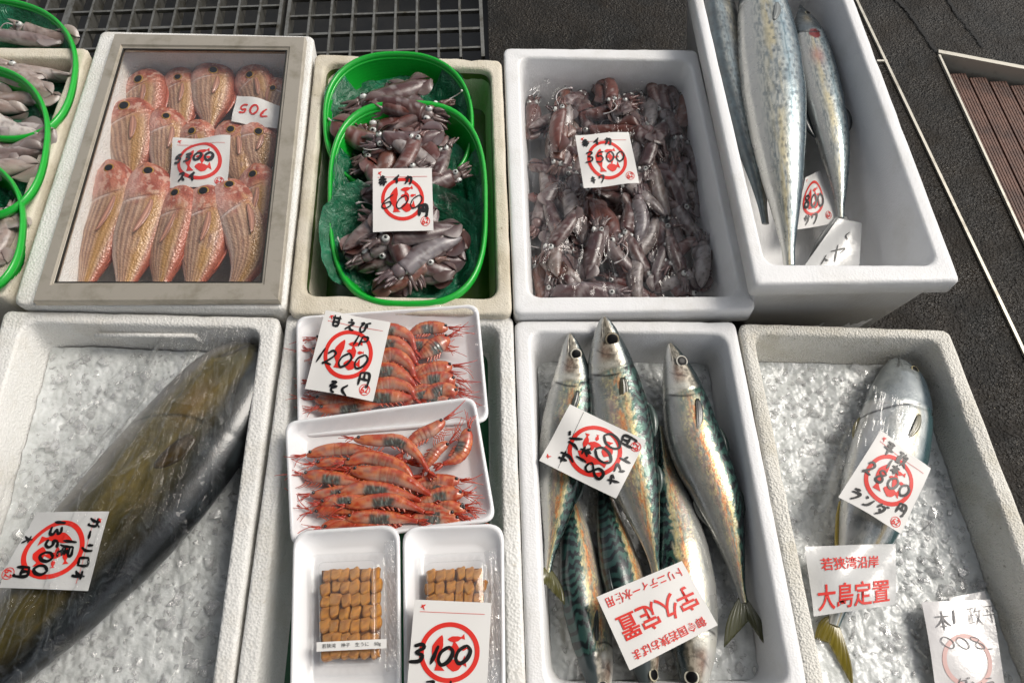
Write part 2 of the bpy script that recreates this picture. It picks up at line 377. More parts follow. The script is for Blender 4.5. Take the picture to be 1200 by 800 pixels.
# ------------------------------------------------------------------ fish
def prof(tab, t):
    a = np.array(tab, float); x = np.linspace(0, 1, 200); y = np.interp(x, a[:, 0], a[:, 1])
    k = np.hanning(15); k /= k.sum(); y2 = np.convolve(np.pad(y, 7, mode='edge'), k, 'valid')
    f = smooth(0.03, .14, x); y = y*(1-f)+y2*f
    return np.interp(t, x, y)
SPEC = {
 'mackerel': dict(h=[(0, .07), (.02, .20), (.05, .35), (.09, .49), (.15, .67), (.25, .87), (.38, 1), (.52, .97), (.66, .78), (.78, .52), (.88, .28), (.95, .15), (1, .13)], w=.72, dors=1.0, te=.088, ce=.34, re=.25, gill=.215),
 'spanish': dict(h=[(0, .04), (.03, .2), (.08, .46), (.16, .76), (.25, .9), (.38, 1), (.52, .98), (.66, .82), (.78, .6), (.88, .36), (.95, .2), (1, .16)], w=.62, dors=1.0, te=.075, ce=.28, re=.16, gill=.19),
 'yellowtail': dict(h=[(0, .12), (.02, .32), (.06, .54), (.10, .67), (.16, .81), (.25, .94), (.38, 1), (.52, .96), (.66, .77), (.8, .47), (.9, .26), (1, .14)], w=.68, dors=.95, te=.072, ce=.42, re=.13, gill=.225),
 'big': dict(h=[(0, .22), (.015, .42), (.05, .62), (.10, .78), (.18, .9), (.28, .98), (.4, 1), (.55, .95), (.7, .8), (.85, .56), (1, .3)], w=.62, dors=.95, te=.1, ce=.3, re=.08, gill=.235),
 'bream': dict(h=[(0, .12), (.03, .36), (.07, .58), (.13, .8), (.22, .98), (.32, 1.03), (.45, 1), (.6, .93), (.75, .74), (.88, .44), (1, .22)], w=.55, dors=1.0, te=.125, ce=.16, re=.23, gill=.33),
}
m_skin = M('wet_fish_skin', attr=True, rough=.27, metal=.45, coat=.55, spec=.6, bumps=[('v', 420, .10, .001), ('n', 70, .12, .003)], rvar=(50, .2, .38))
m_skin_d = M('dark_wet_fish_skin', attr=True, rough=.34, metal=.12, coat=.5, spec=.5, bumps=[('v', 500, .08, .001), ('n', 60, .1, .003)])
m_skin_dim = M('dim_wet_fish_skin', attr=True, rough=.4, metal=.05, coat=.3, var=(30, hx('3a3f42'), .2, .75), bumps=[('v', 420, .1, .001)])
m_bream = M('scaled_pink_fish_skin', attr=True, rough=.4, metal=.08, coat=.35, spec=.5, bumps=[('v', 330, .4, .002), ('n', 60, .12, .003)])
m_eye_w = M('fish_eye', attr=True, rough=.35, coat=.06, coatr=.05, spec=.12)
m_fin = M('wet_fin', attr=True, rough=.3, coat=.4, bumps=[('n', 120, .1, .002)])
NS, NT = 144, 380

def col_mackerel(t, c, th, seed, up):
    wob = fbm(t*14, c*3, seed, 3)
    bars = np.sin(t*150 + (fbm(t*9, c*5, seed+2, 3)-.5)*14 + c*7)
    back = mixc(hx('27433f'), hx('0d1518'), smooth(-.1, .15, bars+1.1*(fbm(t*70, c*14, seed+21, 2)-.5)))
    back = mixc(back, hx('4a7a64'), .4*smooth(.25, .6, fbm(t*22, c*9, seed+5, 3))*smooth(.95, .5, c)*(bars < 0))
    edge = .44 + .10*(wob-.5) + .07*bars
    flank = mixc(hx('b0aa92'), hx('78837a'), smooth(.3, .7, fbm(t*60, c*16, seed+1, 3)))
    gold = np.exp(-((c-(.30+.08*(wob-.5)))/.13)**2)*smooth(.2, .3, t)
    flank = mixc(flank, hx('d8c070'), .75*gold*fbm(t*40, c*20, seed+8, 2)*1.3)
    orange = np.exp(-((c-(.10+.16*(fbm(t*6, 0, seed+4, 2)-.5)))/.16)**2)*smooth(.2, .32, t)*smooth(1.0, .8, t)
    flank = mixc(flank, hx('e08d4d'), np.clip(orange*smooth(.38, .62, fbm(t*26, c*10, seed+6, 3))*1.1, 0, .85))
    pink = np.exp(-((c+.2)/.2)**2)*smooth(.25, .4, t)
    flank = mixc(flank, hx('d3a2a0'), .5*pink*fbm(t*12, c*8, seed+7, 2))
    mott = smooth(.56, .68, fbm(t*70, c*22, seed+9, 2))*np.exp(-((c-.22)/.28)**2)
    flank = mixc(flank, hx('4d5a4f'), .6*mott)
    ir = fbm(t*110, c*26, seed+31, 2); ir2 = fbm(t*18, c*6, seed+33, 3)
    flank = mixc(flank, hx('e8dca0'), .6*smooth(.55, .7, ir)*smooth(.42, .6, ir2)); flank = mixc(flank, hx('7fa79a'), .45*smooth(.58, .7, 1-ir)*smooth(.45, .6, 1-ir2))
    belly = mixc(hx('b4b3ad'), hx('8f918e'), fbm(t*12, c*5, seed+17, 3))
    C = mixc(flank, belly, smooth(-.15, -.65, c))
    C = mixc(C, back, smooth(-.05, .06, c-edge))
    head = smooth(.225, .205, t+.015*c)
    hc = mixc(hx('b5ad9c'), hx('6a6558'), smooth(.3, .7, fbm(t*70, c*6, seed+3, 4))); hc = mixc(hc, hx('d0cfc8'), smooth(-.2, -.6, c)); hc = mixc(hc, hx('2f3a3c'), smooth(.42, .7, c+.15*(fbm(t*50, c*4, seed+6, 2)-.5))); hc = mixc(hc, hx('9b5f4a'), .35*np.exp(-((t-.14)/.04)**2-((c+.2)/.35)**2))
    hc = mixc(hc, hx('d2d0c4'), .75*np.exp(-((t-.195)/.018)**2)*smooth(.4, .0, c))
    C = mixc(C, hc, head)
    C = mixc(C, hx('3a3832'), .55*np.exp(-((t-.150+.035*c*c-.02*c)/.0035)**2)*smooth(.45, .3, c)*smooth(-.8, -.5, c))
    return mixc(C, hx('161512'), .85*np.exp(-((t-.222-.02*np.cos(c*2))/.005)**2)*smooth(.45, .2, c)*smooth(-.95, -.7, c))
def col_spanish(t, c, th, seed, up):
    b = mixc(hx('3a4a52'), hx('5f7078'), fbm(t*30, c*8, seed, 3))
    f = mixc(hx('b3b4ac'), hx('757d7e'), smooth(.3, .7, fbm(t*70, c*26, seed+1, 3))); f = mixc(f, hx('c9ba8c'), .65*np.exp(-((c+.05)/.22)**2)*smooth(.3, .6, fbm(t*14, c*6, seed+2, 3)))
    f = mixc(f, hx('93adb9'), .55*np.exp(-((c-.42)/.2)**2))
    C = mixc(f, b, smooth(.55, .78, c+.1*(fbm(t*20, c, seed, 2)-.5)))
    C = mixc(C, hx('b9b9b4'), smooth(-.35, -.75, c))
    # dark round spots in rows
    su, sv = t*46, c*5.2 + .5*np.floor(t*46) % 1; jx = _h(np.floor(su), np.floor(sv), seed)*.5+.25; jy = _h(np.floor(su), np.floor(sv), seed+9)*.5+.25
    d = np.hypot(su-np.floor(su)-jx, (sv-np.floor(sv)-jy)*1.0); sp = smooth(.34, .2, d)*(_h(np.floor(su), np.floor(sv), seed+3) > .25)
    C = mixc(C, hx('39434a'), .62*sp*smooth(.3, .6, fbm(t*20, c*6, seed+17, 2)+.2)*smooth(-.25, .0, c)*smooth(.2, .26, t))
    C = mixc(C, hx('3f5f66'), .7*np.exp(-((c-.40-.03*np.sin(t*60))/.02)**2)*smooth(.25, .3, t))
    if seed == 14:
        C = mixc(C, hx('7c1c16'), smooth(.25, .5, np.exp(-((t-.215)/.03)**2-((c-.05)/.35)**2)*(.4+1.1*fbm(t*50, c*8, 3, 3)))); C = mixc(C, hx('b06a58'), .6*np.exp(-((t-.34)/.04)**2-((c+.1)/.3)**2))
    hc = mixc(hx('6d7679'), hx('3a4145'), fbm(t*60, c*5, seed+3, 3)); hc = mixc(hc, hx('b8a98a'), .5*np.exp(-((t-.12)/.03)**2-((c+.1)/.3)**2)); C = mixc(C, hc, smooth(.2, .185, t+.015*c))
    return mixc(C, hx('20201e'), .9*np.exp(-((t-.195-.015*np.cos(c*2))/.004)**2)*smooth(.6, .3, c))
def col_yt_young(t, c, th, seed, up):
    b = mixc(hx('35505a'), hx('4b6a6a'), fbm(t*16, c*6, seed, 3)); f = mixc(hx('c4c4be'), hx('9da3a2'), smooth(.3, .7, fbm(t*16, c*8, seed+1, 4))); f = mixc(f, hx('8b8f8c'), .5*smooth(.55, .65, fbm(t*90, c*26, seed+7, 2)))
    C = mixc(f, b, smooth(.52, .74, c+.06*(fbm(t*10, c, seed, 2)-.5)))
    C = mixc(C, hx('b0964a'), .75*np.exp(-((c-.34)/.07)**2)*smooth(.2, .3, t))
    C = mixc(C, hx('d2d2d0'), smooth(-.3, -.8, c))
    hc = mixc(hx('a2a7a6'), hx('7d8486'), fbm(t*40, c*5, seed+3, 3)); hc = mixc(hc, hx('44525a'), smooth(.35, .6, c)); C = mixc(C, hc, smooth(.235, .215, t+.02*c))
    return mixc(C, hx('14161a'), .9*np.exp(-((t-.235+.06*c-.02*c*c)/.005)**2)*smooth(.5, .3, c))
def col_yt_big(t, c, th, seed, up):
    f = mixc(hx('4c4522'), hx('6e6030'), smooth(.3, .7, fbm(t*7, c*4, seed, 3))); f = mixc(f, hx('3c3620'), .3*smooth(.45, .65, fbm(t*90, c*30, seed+7, 2))); b = mixc(hx('101314'), hx('23282a'), smooth(.35, .65, fbm(t*30, c*12, seed+5, 4)))
    C = mixc(f, b, smooth(.02, .72, c+.35*(fbm(t*8, c*4, seed+2, 3)-.5)))
    C = mixc(C, hx('75716a'), smooth(-.35, -.7, c+.1*(fbm(t*10, c*3, seed+15, 3)-.5)))
    C = mixc(C, hx('806028'), .5*np.exp(-((t-.2)/.06)**2-((c+.02)/.25)**2))
    C = mixc(C, hx('1b1c1a'), .8*smooth(.06, .0, t))
    return mixc(C, hx('121210'), .55*np.exp(-((t-.24+.04*c-.05*c*c)/.005)**2)*smooth(.5, .3, c))
def col_bream(t, c, th, seed, up):
    pk = mixc(hx('c0745a'), hx('98452f'), smooth(.3, .7, fbm(t*12, c*5, seed, 3))); pk = mixc(pk, hx('dcb8a4'), .6*smooth(.52, .68, fbm(t*30, c*7, seed+19, 3)))
    f = mixc(hx('d4b298'), hx('b08468'), fbm(t*16, c*8, seed+1, 3))
    st = smooth(-.3, .3, np.sin(c*27 + 1.6*(fbm(t*6, c*2, seed+2, 2)-.5)))*(.55+.9*fbm(t*40, c*9, seed+12, 2))
    f = mixc(f, hx('7d5c50'), .6*st)
    f = mixc(f, hx('b8882e'), .6*np.exp(-((c-.42)/.28)**2)*smooth(.3, .6, fbm(t*7, c*3, seed+4, 3)+.15))
    C = mixc(f, hx('a8563f'), smooth(.66, .95, c)*.85)
    C = mixc(C, hx('e2cfc4'), smooth(-.55, -.9, c)*.8)
    hd = smooth(.42, .24, t+.03*c+.12*(fbm(t*18, c*5, seed+14, 3)-.5)); hc = mixc(pk, hx('e9b9ac'), smooth(.1, -.7, c)*.65); hc = mixc(hc, hx('c2642e'), .4*np.exp(-((t-.03)/.05)**2))
    C = mixc(C, hc, hd)
    C = mixc(C, hx('e8d6cc'), .7*np.exp(-((t-.345+.04*c)/.012)**2)*smooth(.3, -.2, c))
    return mixc(C, hx('5a2018'), .6*np.exp(-((t-.335+.04*c)/.004)**2)*smooth(.7, .4, c))
CFN = dict(mackerel=col_mackerel, spanish=col_spanish, young=col_yt_young, big=col_yt_big, bream=col_bream)

def fish(name, label, cat, group, spine, half, sp, cfn, dside=1, roll=0.0, seed=1, mats=None, tail=None, pect=True, z=None, dfin=True, wk=1.0, eyes=True, iris=None, eyek=1.0, te=None):
    """spine: (px, py, z) from snout to tail base; half: largest half height in photo pixels; dside: +1 dorsal side to the right of snout->tail seen from above"""
    s = SPEC[sp]; P = cr(ats(spine, z), NT); T = nrm(np.gradient(P, axis=0))
    mid = spine[len(spine)//2]; scale = np.linalg.norm(at(mid[0]+1, mid[1], P[NT//2, 2]) - at(mid[0], mid[1], P[NT//2, 2]))
    H = half*scale; t = np.linspace(0, 1, NT)
    Sd = np.cross(T, (0, 0, 1)); Sd = nrm(Sd)*dside; U = nrm(np.cross(Sd*dside, T)); U[U[:, 2] < 0] *= -1
    D = Sd*math.cos(roll)+U*math.sin(roll); Lt = U*math.cos(roll)-Sd*math.sin(roll)
    h = prof(s['h'], t)*H; w = h*s['w']*wk
    w = w*(1-.35*smooth(.1, 0, t))
    th = np.linspace(0, 2*np.pi, NS, endpoint=False); ct, st = np.cos(th), np.sin(th)
    tt, cc = np.meshgrid(t, ct, indexing='ij'); ss = np.broadcast_to(st, tt.shape)
    e = np.sign(st)*np.abs(st)**.85
    gl = s['gill']; g_in = smooth(gl+.004, gl-.012, tt+.03*cc*cc)
    ks = .25 if cfn == 'big' else 1
    infl = 1 + .012*ks*g_in - .022*ks*np.exp(-((tt-gl-.008+.02*cc)/.008)**2) + .012*(fbm(tt*9, cc*3, seed+11, 2)-.5)
    # mouth groove
    infl = infl - .12*np.exp(-((cc+.25)/.07)**2)*smooth(.10, .05, tt)*(ss > 0)
    R = P[:, None] + D[:, None]*(h[:, None]*ct)[..., None]*infl[..., None] + Lt[:, None]*(w[:, None]*e)[..., None]*infl[..., None]
    C = CFN[cfn](tt, cc, th, seed, ss)
    C = mixc(C, hx('1e1a17'), .8*np.exp(-((cc+.18+tt*3)/.07)**2)*smooth(.085, .07, tt))
    g = G(); g.loft(R, True, True, True, C)
    body = g.build(name, mats or m_skin); tag(body, label, cat, group)
    def surf(tq, theta, lift=0.0):
        i = tq*(NT-1); a = int(i); f = i-a; b = min(a+1, NT-1); L = lambda X: X[a]*(1-f)+X[b]*f
        hh, ww = L(h), L(w); p = L(P)+L(D)*hh*math.cos(theta)+L(Lt)*ww*math.sin(theta)**.85
        n = L(D)*math.cos(theta)/max(hh, 1e-6)*ww + L(Lt)*math.sin(theta); n = n/np.linalg.norm(n)
        return p+n*lift, n, L(T)
    if eyes:
        p, n, tg = surf(te or s['te'], math.acos(s['ce'])); re = s['re']*H*eyek
        a = np.cross(n, tg); a /= np.linalg.norm(a); b = np.cross(a, n)
        ph = np.linspace(0, np.pi/2, 9); q = np.linspace(0, 2*np.pi, 20, endpoint=False)
        Rr = p + a*(np.sin(ph)[:, None]*np.cos(q))[..., None]*re + b*(np.sin(ph)[:, None]*np.sin(q))[..., None]*re*.95 + n*(np.cos(ph)[:, None]*np.ones(20))[..., None]*re*.24 + n*re*.02
        k = np.sin(ph)[:, None]*np.ones(20)
        ec = mixc(hx('0a0a0c'), hx(iris or 'cfc8ae')*.75, smooth(.74, .79, k)); ec = mixc(ec, hx('35302a'), smooth(.93, .98, k))
        g = G(); g.loft(Rr, True, True, False, ec); g.build('eye', m_eye_w, body)
    if pect:
        pc, pl, pw, pt = (pect if isinstance(pect, tuple) else ('3a3f38', .17, .30, gl+.02)); pw *= .6
        p, n, tg = surf(pt, 1.22); Ln = pl*np.linalg.norm(P[-1]-P[0]); a = nrm(np.cross(n, tg)); g = G()
        if np.dot(a, D[NT//3]) < 0: a = -a
        u = np.linspace(0, 1, 12); wd = np.sin(np.pi*np.clip(u*.8+.12, 0, 1))**.8*pw*H; wd[-1] *= .3
        cen = p + tg*(u*Ln)[:, None] + a*(.22*u**2*Ln)[:, None]*-1 + n*(.0016+.0035*u*(1-u)*2)[:, None]
        j = np.linspace(-1, 1, 9); X = cen[:, None]+a*(wd[:, None]*j)[..., None] + n*(.00025*np.sin(j*18))[None, :, None] - n*(.10*wd[:, None]*j**2)[..., None]
        ccx = mixc(hx(pc)*.8, hx(pc)*.45, np.abs(np.sin(j*14))[None, :]*np.ones((12, 1)))
        g.loft(X, False, False, False, ccx); f = g.build('pectoral_fin', m_fin, body)
        md = f.modifiers.new('thick', 'SOLIDIFY'); md.thickness = .0003
    if tail:
        # tail: two lobe tips in pixels (+z), colour, fork depth
        tips, tc, fork = tail; z0 = P[-1][2]
        A, B = [at(q[0], q[1], q[2] if len(q) > 2 else z0-.004) for q in tips]; base = P[-1]-T[-1]*.006; hb = h[-1]
        if np.dot(A-B, D[-1]) < 0: A, B = B, A
        sgn = np.linspace(-1, 1, 25); u = np.linspace(0, 1, 12); X = []
        mid_ = base+T[-1]*np.linalg.norm((A+B)/2-base)*(1-fork)
        tp = np.where((sgn >= 0)[:, None], mid_+(A-mid_)*np.abs(sgn)[:, None]**1.0, mid_+(B-mid_)*np.abs(sgn)[:, None])
        bow = nrm(A-B)*np.sin(np.pi*np.abs(sgn))[:, None]*0
        for k in u:
            row = base+nrm(A-B)*(sgn*hb)[:, None]*(1-k) + (tp-base)*k
            row = row + np.outer(np.sin(np.pi*k)*np.sign(sgn)*np.abs(sgn)**2*.10*np.linalg.norm(A-B), nrm(A-B))
            row[:, 2] += .0012*np.sin(sgn*30)*k + .003*np.sin(np.pi*k)
            X.append(row)
        X = np.array(X); uu, sg = np.meshgrid(u, sgn, indexing='ij')
        tcol = mixc(hx(tc), hx(tc)*.45, np.clip(.5+.5*np.sin(sg*34+uu*2), 0, 1)*.6+.4*smooth(.5, 1, np.abs(sg)))
        g = G(); g.loft(X, False, False, False, tcol); f = g.build('tail_fin', m_fin, body)
        md = f.modifiers.new('thick', 'SOLIDIFY'); md.thickness = .0012
    if dfin:
        for (ta, tb, sideang, hh, cc_) in (dfin if isinstance(dfin, list) else [(.36, .5, 0, .28, '3b4a44'), (.62, .72, 0, .18, '3b4a44'), (.62, .72, math.pi, .15, '8a8a80')]):
            ia, ib = int(ta*NT), int(tb*NT); idx = np.linspace(ia, ib, 16).astype(int); u = np.linspace(0, 1, 16)
            sg = 1 if sideang == 0 else -1; ht = hh*H*np.sin(np.pi*(u*.85+.1))**.7*(1-.5*u)
            base = P[idx]+D[idx]*(h[idx]*.97*sg)[:, None]; tip = base+D[idx]*(ht*sg)[:, None]+T[idx]*(ht*.9)[:, None]
            Lz = U[idx]*.0016
            g = G(); g.loft(np.stack([base-Lz, tip-Lz*.2, tip+Lz*.2, base+Lz], 1), True, True, True, hx(cc_)); g.build('dorsal_fin' if sg > 0 else 'anal_fin', m_fin, body)
    return body

G_M = 'mackerel lying on ice'
zc = .128
MT = 'a'
fish('mackerel', 'dark backed mackerel mostly hidden under the upside down red lettered label', 'fish', G_M,
     [(762, 818, .118), (753, 762, .122), (736, 700, .122), (721, 640, .12), (711, 590, .115), (704, 545, .11)], 31, 'mackerel', 'mackerel', dside=-1, roll=.95, seed=5, mats=m_skin_d, pect=False, tail=None, dfin=[(.4, .5, 0, .2, '22302f')])
fish('mackerel', 'head down mackerel with broad silver belly right of the upside down red lettered label', 'fish', G_M,
     [(811, 828, .122), (813, 775, .124), (809, 720, .125), (800, 660, .124), (790, 600, .12), (780, 540, .112), (774, 500, .108)], 34, 'mackerel', 'mackerel', dside=-1, roll=.1, seed=6, tail=None, dfin=False, pect=False, iris='e0dccb')
fish('mackerel', 'dark striped mackerel lying head down left of the upside down red lettered label', 'fish', G_M,
     [(706, 832, .122), (701, 790, .125), (692, 740, .125), (683, 690, .123), (677, 640, .118), (672, 600, .112), (668, 555, .106)], 29, 'mackerel', 'mackerel', dside=-1, roll=.62, seed=7, mats=m_skin_d, pect=('22302f', .12, .18, .25), tail=None, dfin=False, iris='e8e4d4')
fish('mackerel', 'leftmost head up mackerel, the price card laid across its middle', 'fish', G_M,
     [(668, 391, .168), (671, 440, .146), (664, 500, .137), (657, 560, .138), (649, 620, .138), (641, 672, .14)], 31, 'mackerel', 'mackerel', dside=-1, roll=.12, seed=2, pect=('4a4f48', .12, .22, .26), tail=([(613, 688, .158), (661, 708, .146)], '5c5a33', .5), iris='e4dfcf')
fish('mackerel', 'middle head up mackerel with its snout on the far rim of the box', 'fish', G_M,
     [(708, 371, .188), (714, 420, .160), (723, 470, .146), (734, 530, .146), (748, 580, .146), (761, 630, .144), (770, 676, .138)], 37, 'mackerel', 'mackerel', dside=-1, roll=.18, seed=3, pect=('4b4a36', .12, .26, .26), tail=None, iris='9a8f7a')
fish('mackerel', 'rightmost mackerel, golden flanked, head up with its forked tail on bare ice', 'fish', G_M,
     [(785, 402, .154), (798, 450, .143), (815, 520, .139), (836, 570, .138), (855, 630, .133), (872, 706, .126)], 33, 'mackerel', 'mackerel', dside=-1, roll=.05, seed=4, pect=('3d3f3a', .13, .24, .26), tail=([(849, 758, .122), (905, 768, .122)], '57583a', .55), iris='e8e4d8')

G_S = 'spotted silver fish in the tall box'
fish('spanish_mackerel', 'dim spotted fish half hidden at the left wall of the tall box', 'fish', G_S,
     [(836, -40, .19), (846, 20, .19), (858, 80, .185), (874, 150, .18), (888, 210, .17), (897, 262, .16)], 27, 'spanish', 'spanish', dside=1, roll=.35, seed=12, dfin=False, pect=False, mats=m_skin_dim)
fish('spanish_mackerel', 'largest spotted silver fish, in the middle of the tall white box', 'fish', G_S,
     [(887, -48, .215), (893, 0, .215), (901, 60, .213), (908, 120, .21), (914, 180, .20), (920, 240, .185), (925, 312, .165)], 37, 'spanish', 'spanish', dside=-1, roll=.1, seed=13, pect=('8d9290', .07, .2, .24), dfin=False)
fish('spanish_mackerel', 'smaller spotted silver fish with a red wound behind its head in the tall box', 'fish', G_S,
     [(938, 6, .185), (950, 50, .19), (963, 110, .19), (976, 165, .185), (983, 215, .175), (985, 256, .165)], 25, 'spanish', 'spanish', dside=-1, roll=0, seed=14, pect=False, dfin=[(.55, .66, 0, .35, '2a2f30'), (.5, .68, math.pi, .6, '23282a')],
     tail=([(946, 308, .15), (1004, 300, .15)], '8d8f8c', .3))
fish('young_yellowtail', 'plump silver fish with yellow tail lying on ice under its price card', 'fish', None,
     [(1053, 420, .128), (1056, 450, .135), (1049, 500, .138), (1036, 550, .138), (1021, 600, .134), (1003, 660, .126), (985, 705, .118), (977, 732, .114)], 44, 'yellowtail', 'young', dside=-1, roll=.0, seed=21, pect=('8a8468', .10, .16, .26), iris='c5b98f',
     tail=([(1000, 806, .108), (955, 748, .108)], '83762c', .42), dfin=[(.3, .4, math.pi, .16, '8f8550'), (.62, .88, math.pi, .12, 'b09a3a')])
fish('large_yellowtail', 'big olive brown fish with black back lying diagonally on ice under crinkled film', 'fish', None,
     [(300, 406, .146), (268, 452, .142), (222, 515, .142), (160, 590, .145), (92, 665, .145), (20, 745, .14), (-80, 850, .13)], 76, 'big', 'big', dside=-1, roll=.08, seed=31, mats=m_skin_d, pect=('4a3c22', .10, .25, .27), dfin=False, eyes=False, wk=.85)

# sea bream, back rows first so the front rows lie on top
BR = [  # spine, half, dorsal side, label
 ([(334, 92), (322, 120), (312, 150)], 17, 1, 'pink sea bream squeezed at the top right corner of the glazed box'),
 ([(285, 79), (302, 108), (310, 150)], 21, -1, 'pink sea bream in the top row of the glazed box, above the crumpled slip'),
 ([(249, 72), (250, 105), (246, 150)], 21, -1, 'pink sea bream third from the left in the top row of the glazed box'),
 ([(206, 79), (213, 110), (213, 160)], 20, -1, 'pink sea bream second from the left in the top row of the glazed box'),
 ([(163, 84), (172, 115), (168, 165)], 23, -1, 'pink sea bream at the top left of the glazed box'),
 ([(308, 141), (302, 170), (305, 210)], 22, -1, 'orange tinted sea bream below the crumpled slip in the glazed box'),
 ([(262, 143), (278, 175), (284, 225)], 22, -1, 'pink sea bream at the top right corner of the glazed box price card'),
 ([(228, 141), (232, 172), (235, 215)], 20, -1, 'pink sea bream whose head shows just above the glazed box price card'),
 ([(187, 126), (198, 160), (192, 220)], 21, -1, 'pink sea bream in the second row of the glazed box, left of the price card'),
 ([(142, 118), (156, 155), (154, 215)], 26, -1, 'pink sea bream at the left end of the second row in the glazed box'),
 ([(298, 192), (303, 235), (296, 300)], 24, -1, 'sea bream with gaping mouth at the right wall of the glazed box'),
 ([(258, 210), (285, 255), (292, 300), (272, 345)], 25, -1, 'sea bream at the right end of the front row in the glazed box'),
 ([(238, 214), (244, 250), (240, 290), (224, 345)], 26, -1, 'front row sea bream below the right half of the glazed box price card'),
 ([(211, 214), (210, 250), (199, 290), (186, 345)], 25, -1, 'front row sea bream below the left half of the glazed box price card'),
 ([(171, 191), (176, 232), (160, 285), (144, 345)], 25, -1, 'sea bream second from the left in the front row of the glazed box'),
 ([(126, 188), (137, 230), (120, 280), (96, 345)], 26, -1, 'sea bream at the left end of the front row in the glazed box'),
]
for i, (sp, hf, ds, lab) in enumerate(BR):
    row = 0 if i < 5 else 1 if i < 10 else 2
    zz = .125 + (.006 if row == 1 else 0.012 if row == 2 else 0)
    q = [(p[0], p[1], zz+.014-.018*k/(len(sp)-1)+.0015*(i % 3)) for k, p in enumerate(sp)]
    ln = sum(math.hypot(sp[j+1][0]-sp[j][0], sp[j+1][1]-sp[j][1]) for j in range(len(sp)-1))
    fish('sea_bream', lab, 'fish', 'pink sea bream in the glazed box', q, hf*(1.12+.07*math.sin(i*3.7)), 'bream', 'bream', dside=ds, roll=.12+.22*math.sin(i*2.1), seed=40+i, mats=m_bream, pect=('d79a80', .26, .22, .36), tail=None, iris='c9953a', wk=1.1, te=21/ln,
         dfin=[(.3, .8, 0, .18, 'b0583e')])
# ------------------------------------------------------------------ ice
m_ice = M('wet_crushed_ice', hx('eaedec'), .24, var=(60, hx('d6dad8'), .42, .65), var2=(9, hx('dadedc'), .45, .7), coat=.25, bumps=[('v', 150, .25, .003), ('n', 240, .25, .002), ('n', 45, .25, .008)], trans=.2)
m_chip = film_mat('clear_ice_chip', gloss=.06, sc=90, st=.3, lo=.05, hi=.8, dist=.004, milky=.22)
def inside(q, x, y):
    q = np.asarray(q); r = np.ones(np.shape(x), bool); sg = None
    for i in range(4):
        a, b = q[i][:2], q[(i+1) % 4][:2]
        c = (b[0]-a[0])*(y-a[1])-(b[1]-a[1])*(x-a[0]); r &= (c < 0)
    return r
def bilin(q, u, v):
    u = np.asarray(u)[..., None]; v = np.asarray(v)[..., None]
    return (1-v)*((1-u)*q[0]+u*q[1])+v*((1-u)*q[3]+u*q[2])
def ice_bed(label, I, z, seed, n=170, ins=.010, amp=.0042, chips=260, cat='ice', slope=0.0):
    q = shrink(I, ins); u = np.linspace(0, 1, n); uu, vv = np.meshgrid(u, u); X = bilin(q, uu, vv)
    hgt = lambda x, y: z + amp*2*(fbm(x*38, y*38, seed, 4)-.5) + amp*1.3*np.abs(fbm(x*85, y*85, seed+4, 2)-.5) + amp*2.4*(fbm(x*9, y*9, seed+2, 2)-.5)
    X[..., 2] = hgt(X[..., 0], X[..., 1]) + slope*vv
    g = G(); g.loft(X, False, False, False); o = g.build('crushed_ice', m_ice)
    tag(o, label, cat); kind(o, 'stuff')
    rng = np.random.RandomState(seed); g = G()
    for k in range(int(chips*2.4)):
        p = bilin(q, rng.uniform(.02, .98), rng.uniform(.02, .98)); s = rng.uniform(.002, .006)*(1.0 if rng.rand() < .85 else 2.1)
        V = rng.normal(size=(9, 3)); V = nrm(V)*s*rng.uniform(.7, 1.1, (9, 1))*np.array((1, 1, .6))
        bm = bmesh.new(); vs_ = [bm.verts.new(v) for v in V]
        r = bmesh.ops.convex_hull(bm, input=vs_); bm.verts.ensure_lookup_table(); bm.verts.index_update()
        F = [tuple(v.index for v in f.verts) for f in bm.faces]; VV = [tuple(v.co) for v in bm.verts]; bm.free()
        zz = hgt(p[0], p[1])+s*.15
        g.add(np.array(VV)+np.array((p[0], p[1], zz)), F)
    c = g.build('ice_chip', m_chip, o, smooth=False); c['kind'] = 'stuff'
    return o
ice_bed('crushed ice under the big film wrapped olive fish', I5, .112, 3, chips=420)
ice_bed('crushed ice under the six mackerel', I7, .098, 5, chips=260, amp=.006)
ice_bed('crushed ice around the single yellow tailed silver fish', I8, .106, 8, chips=380)

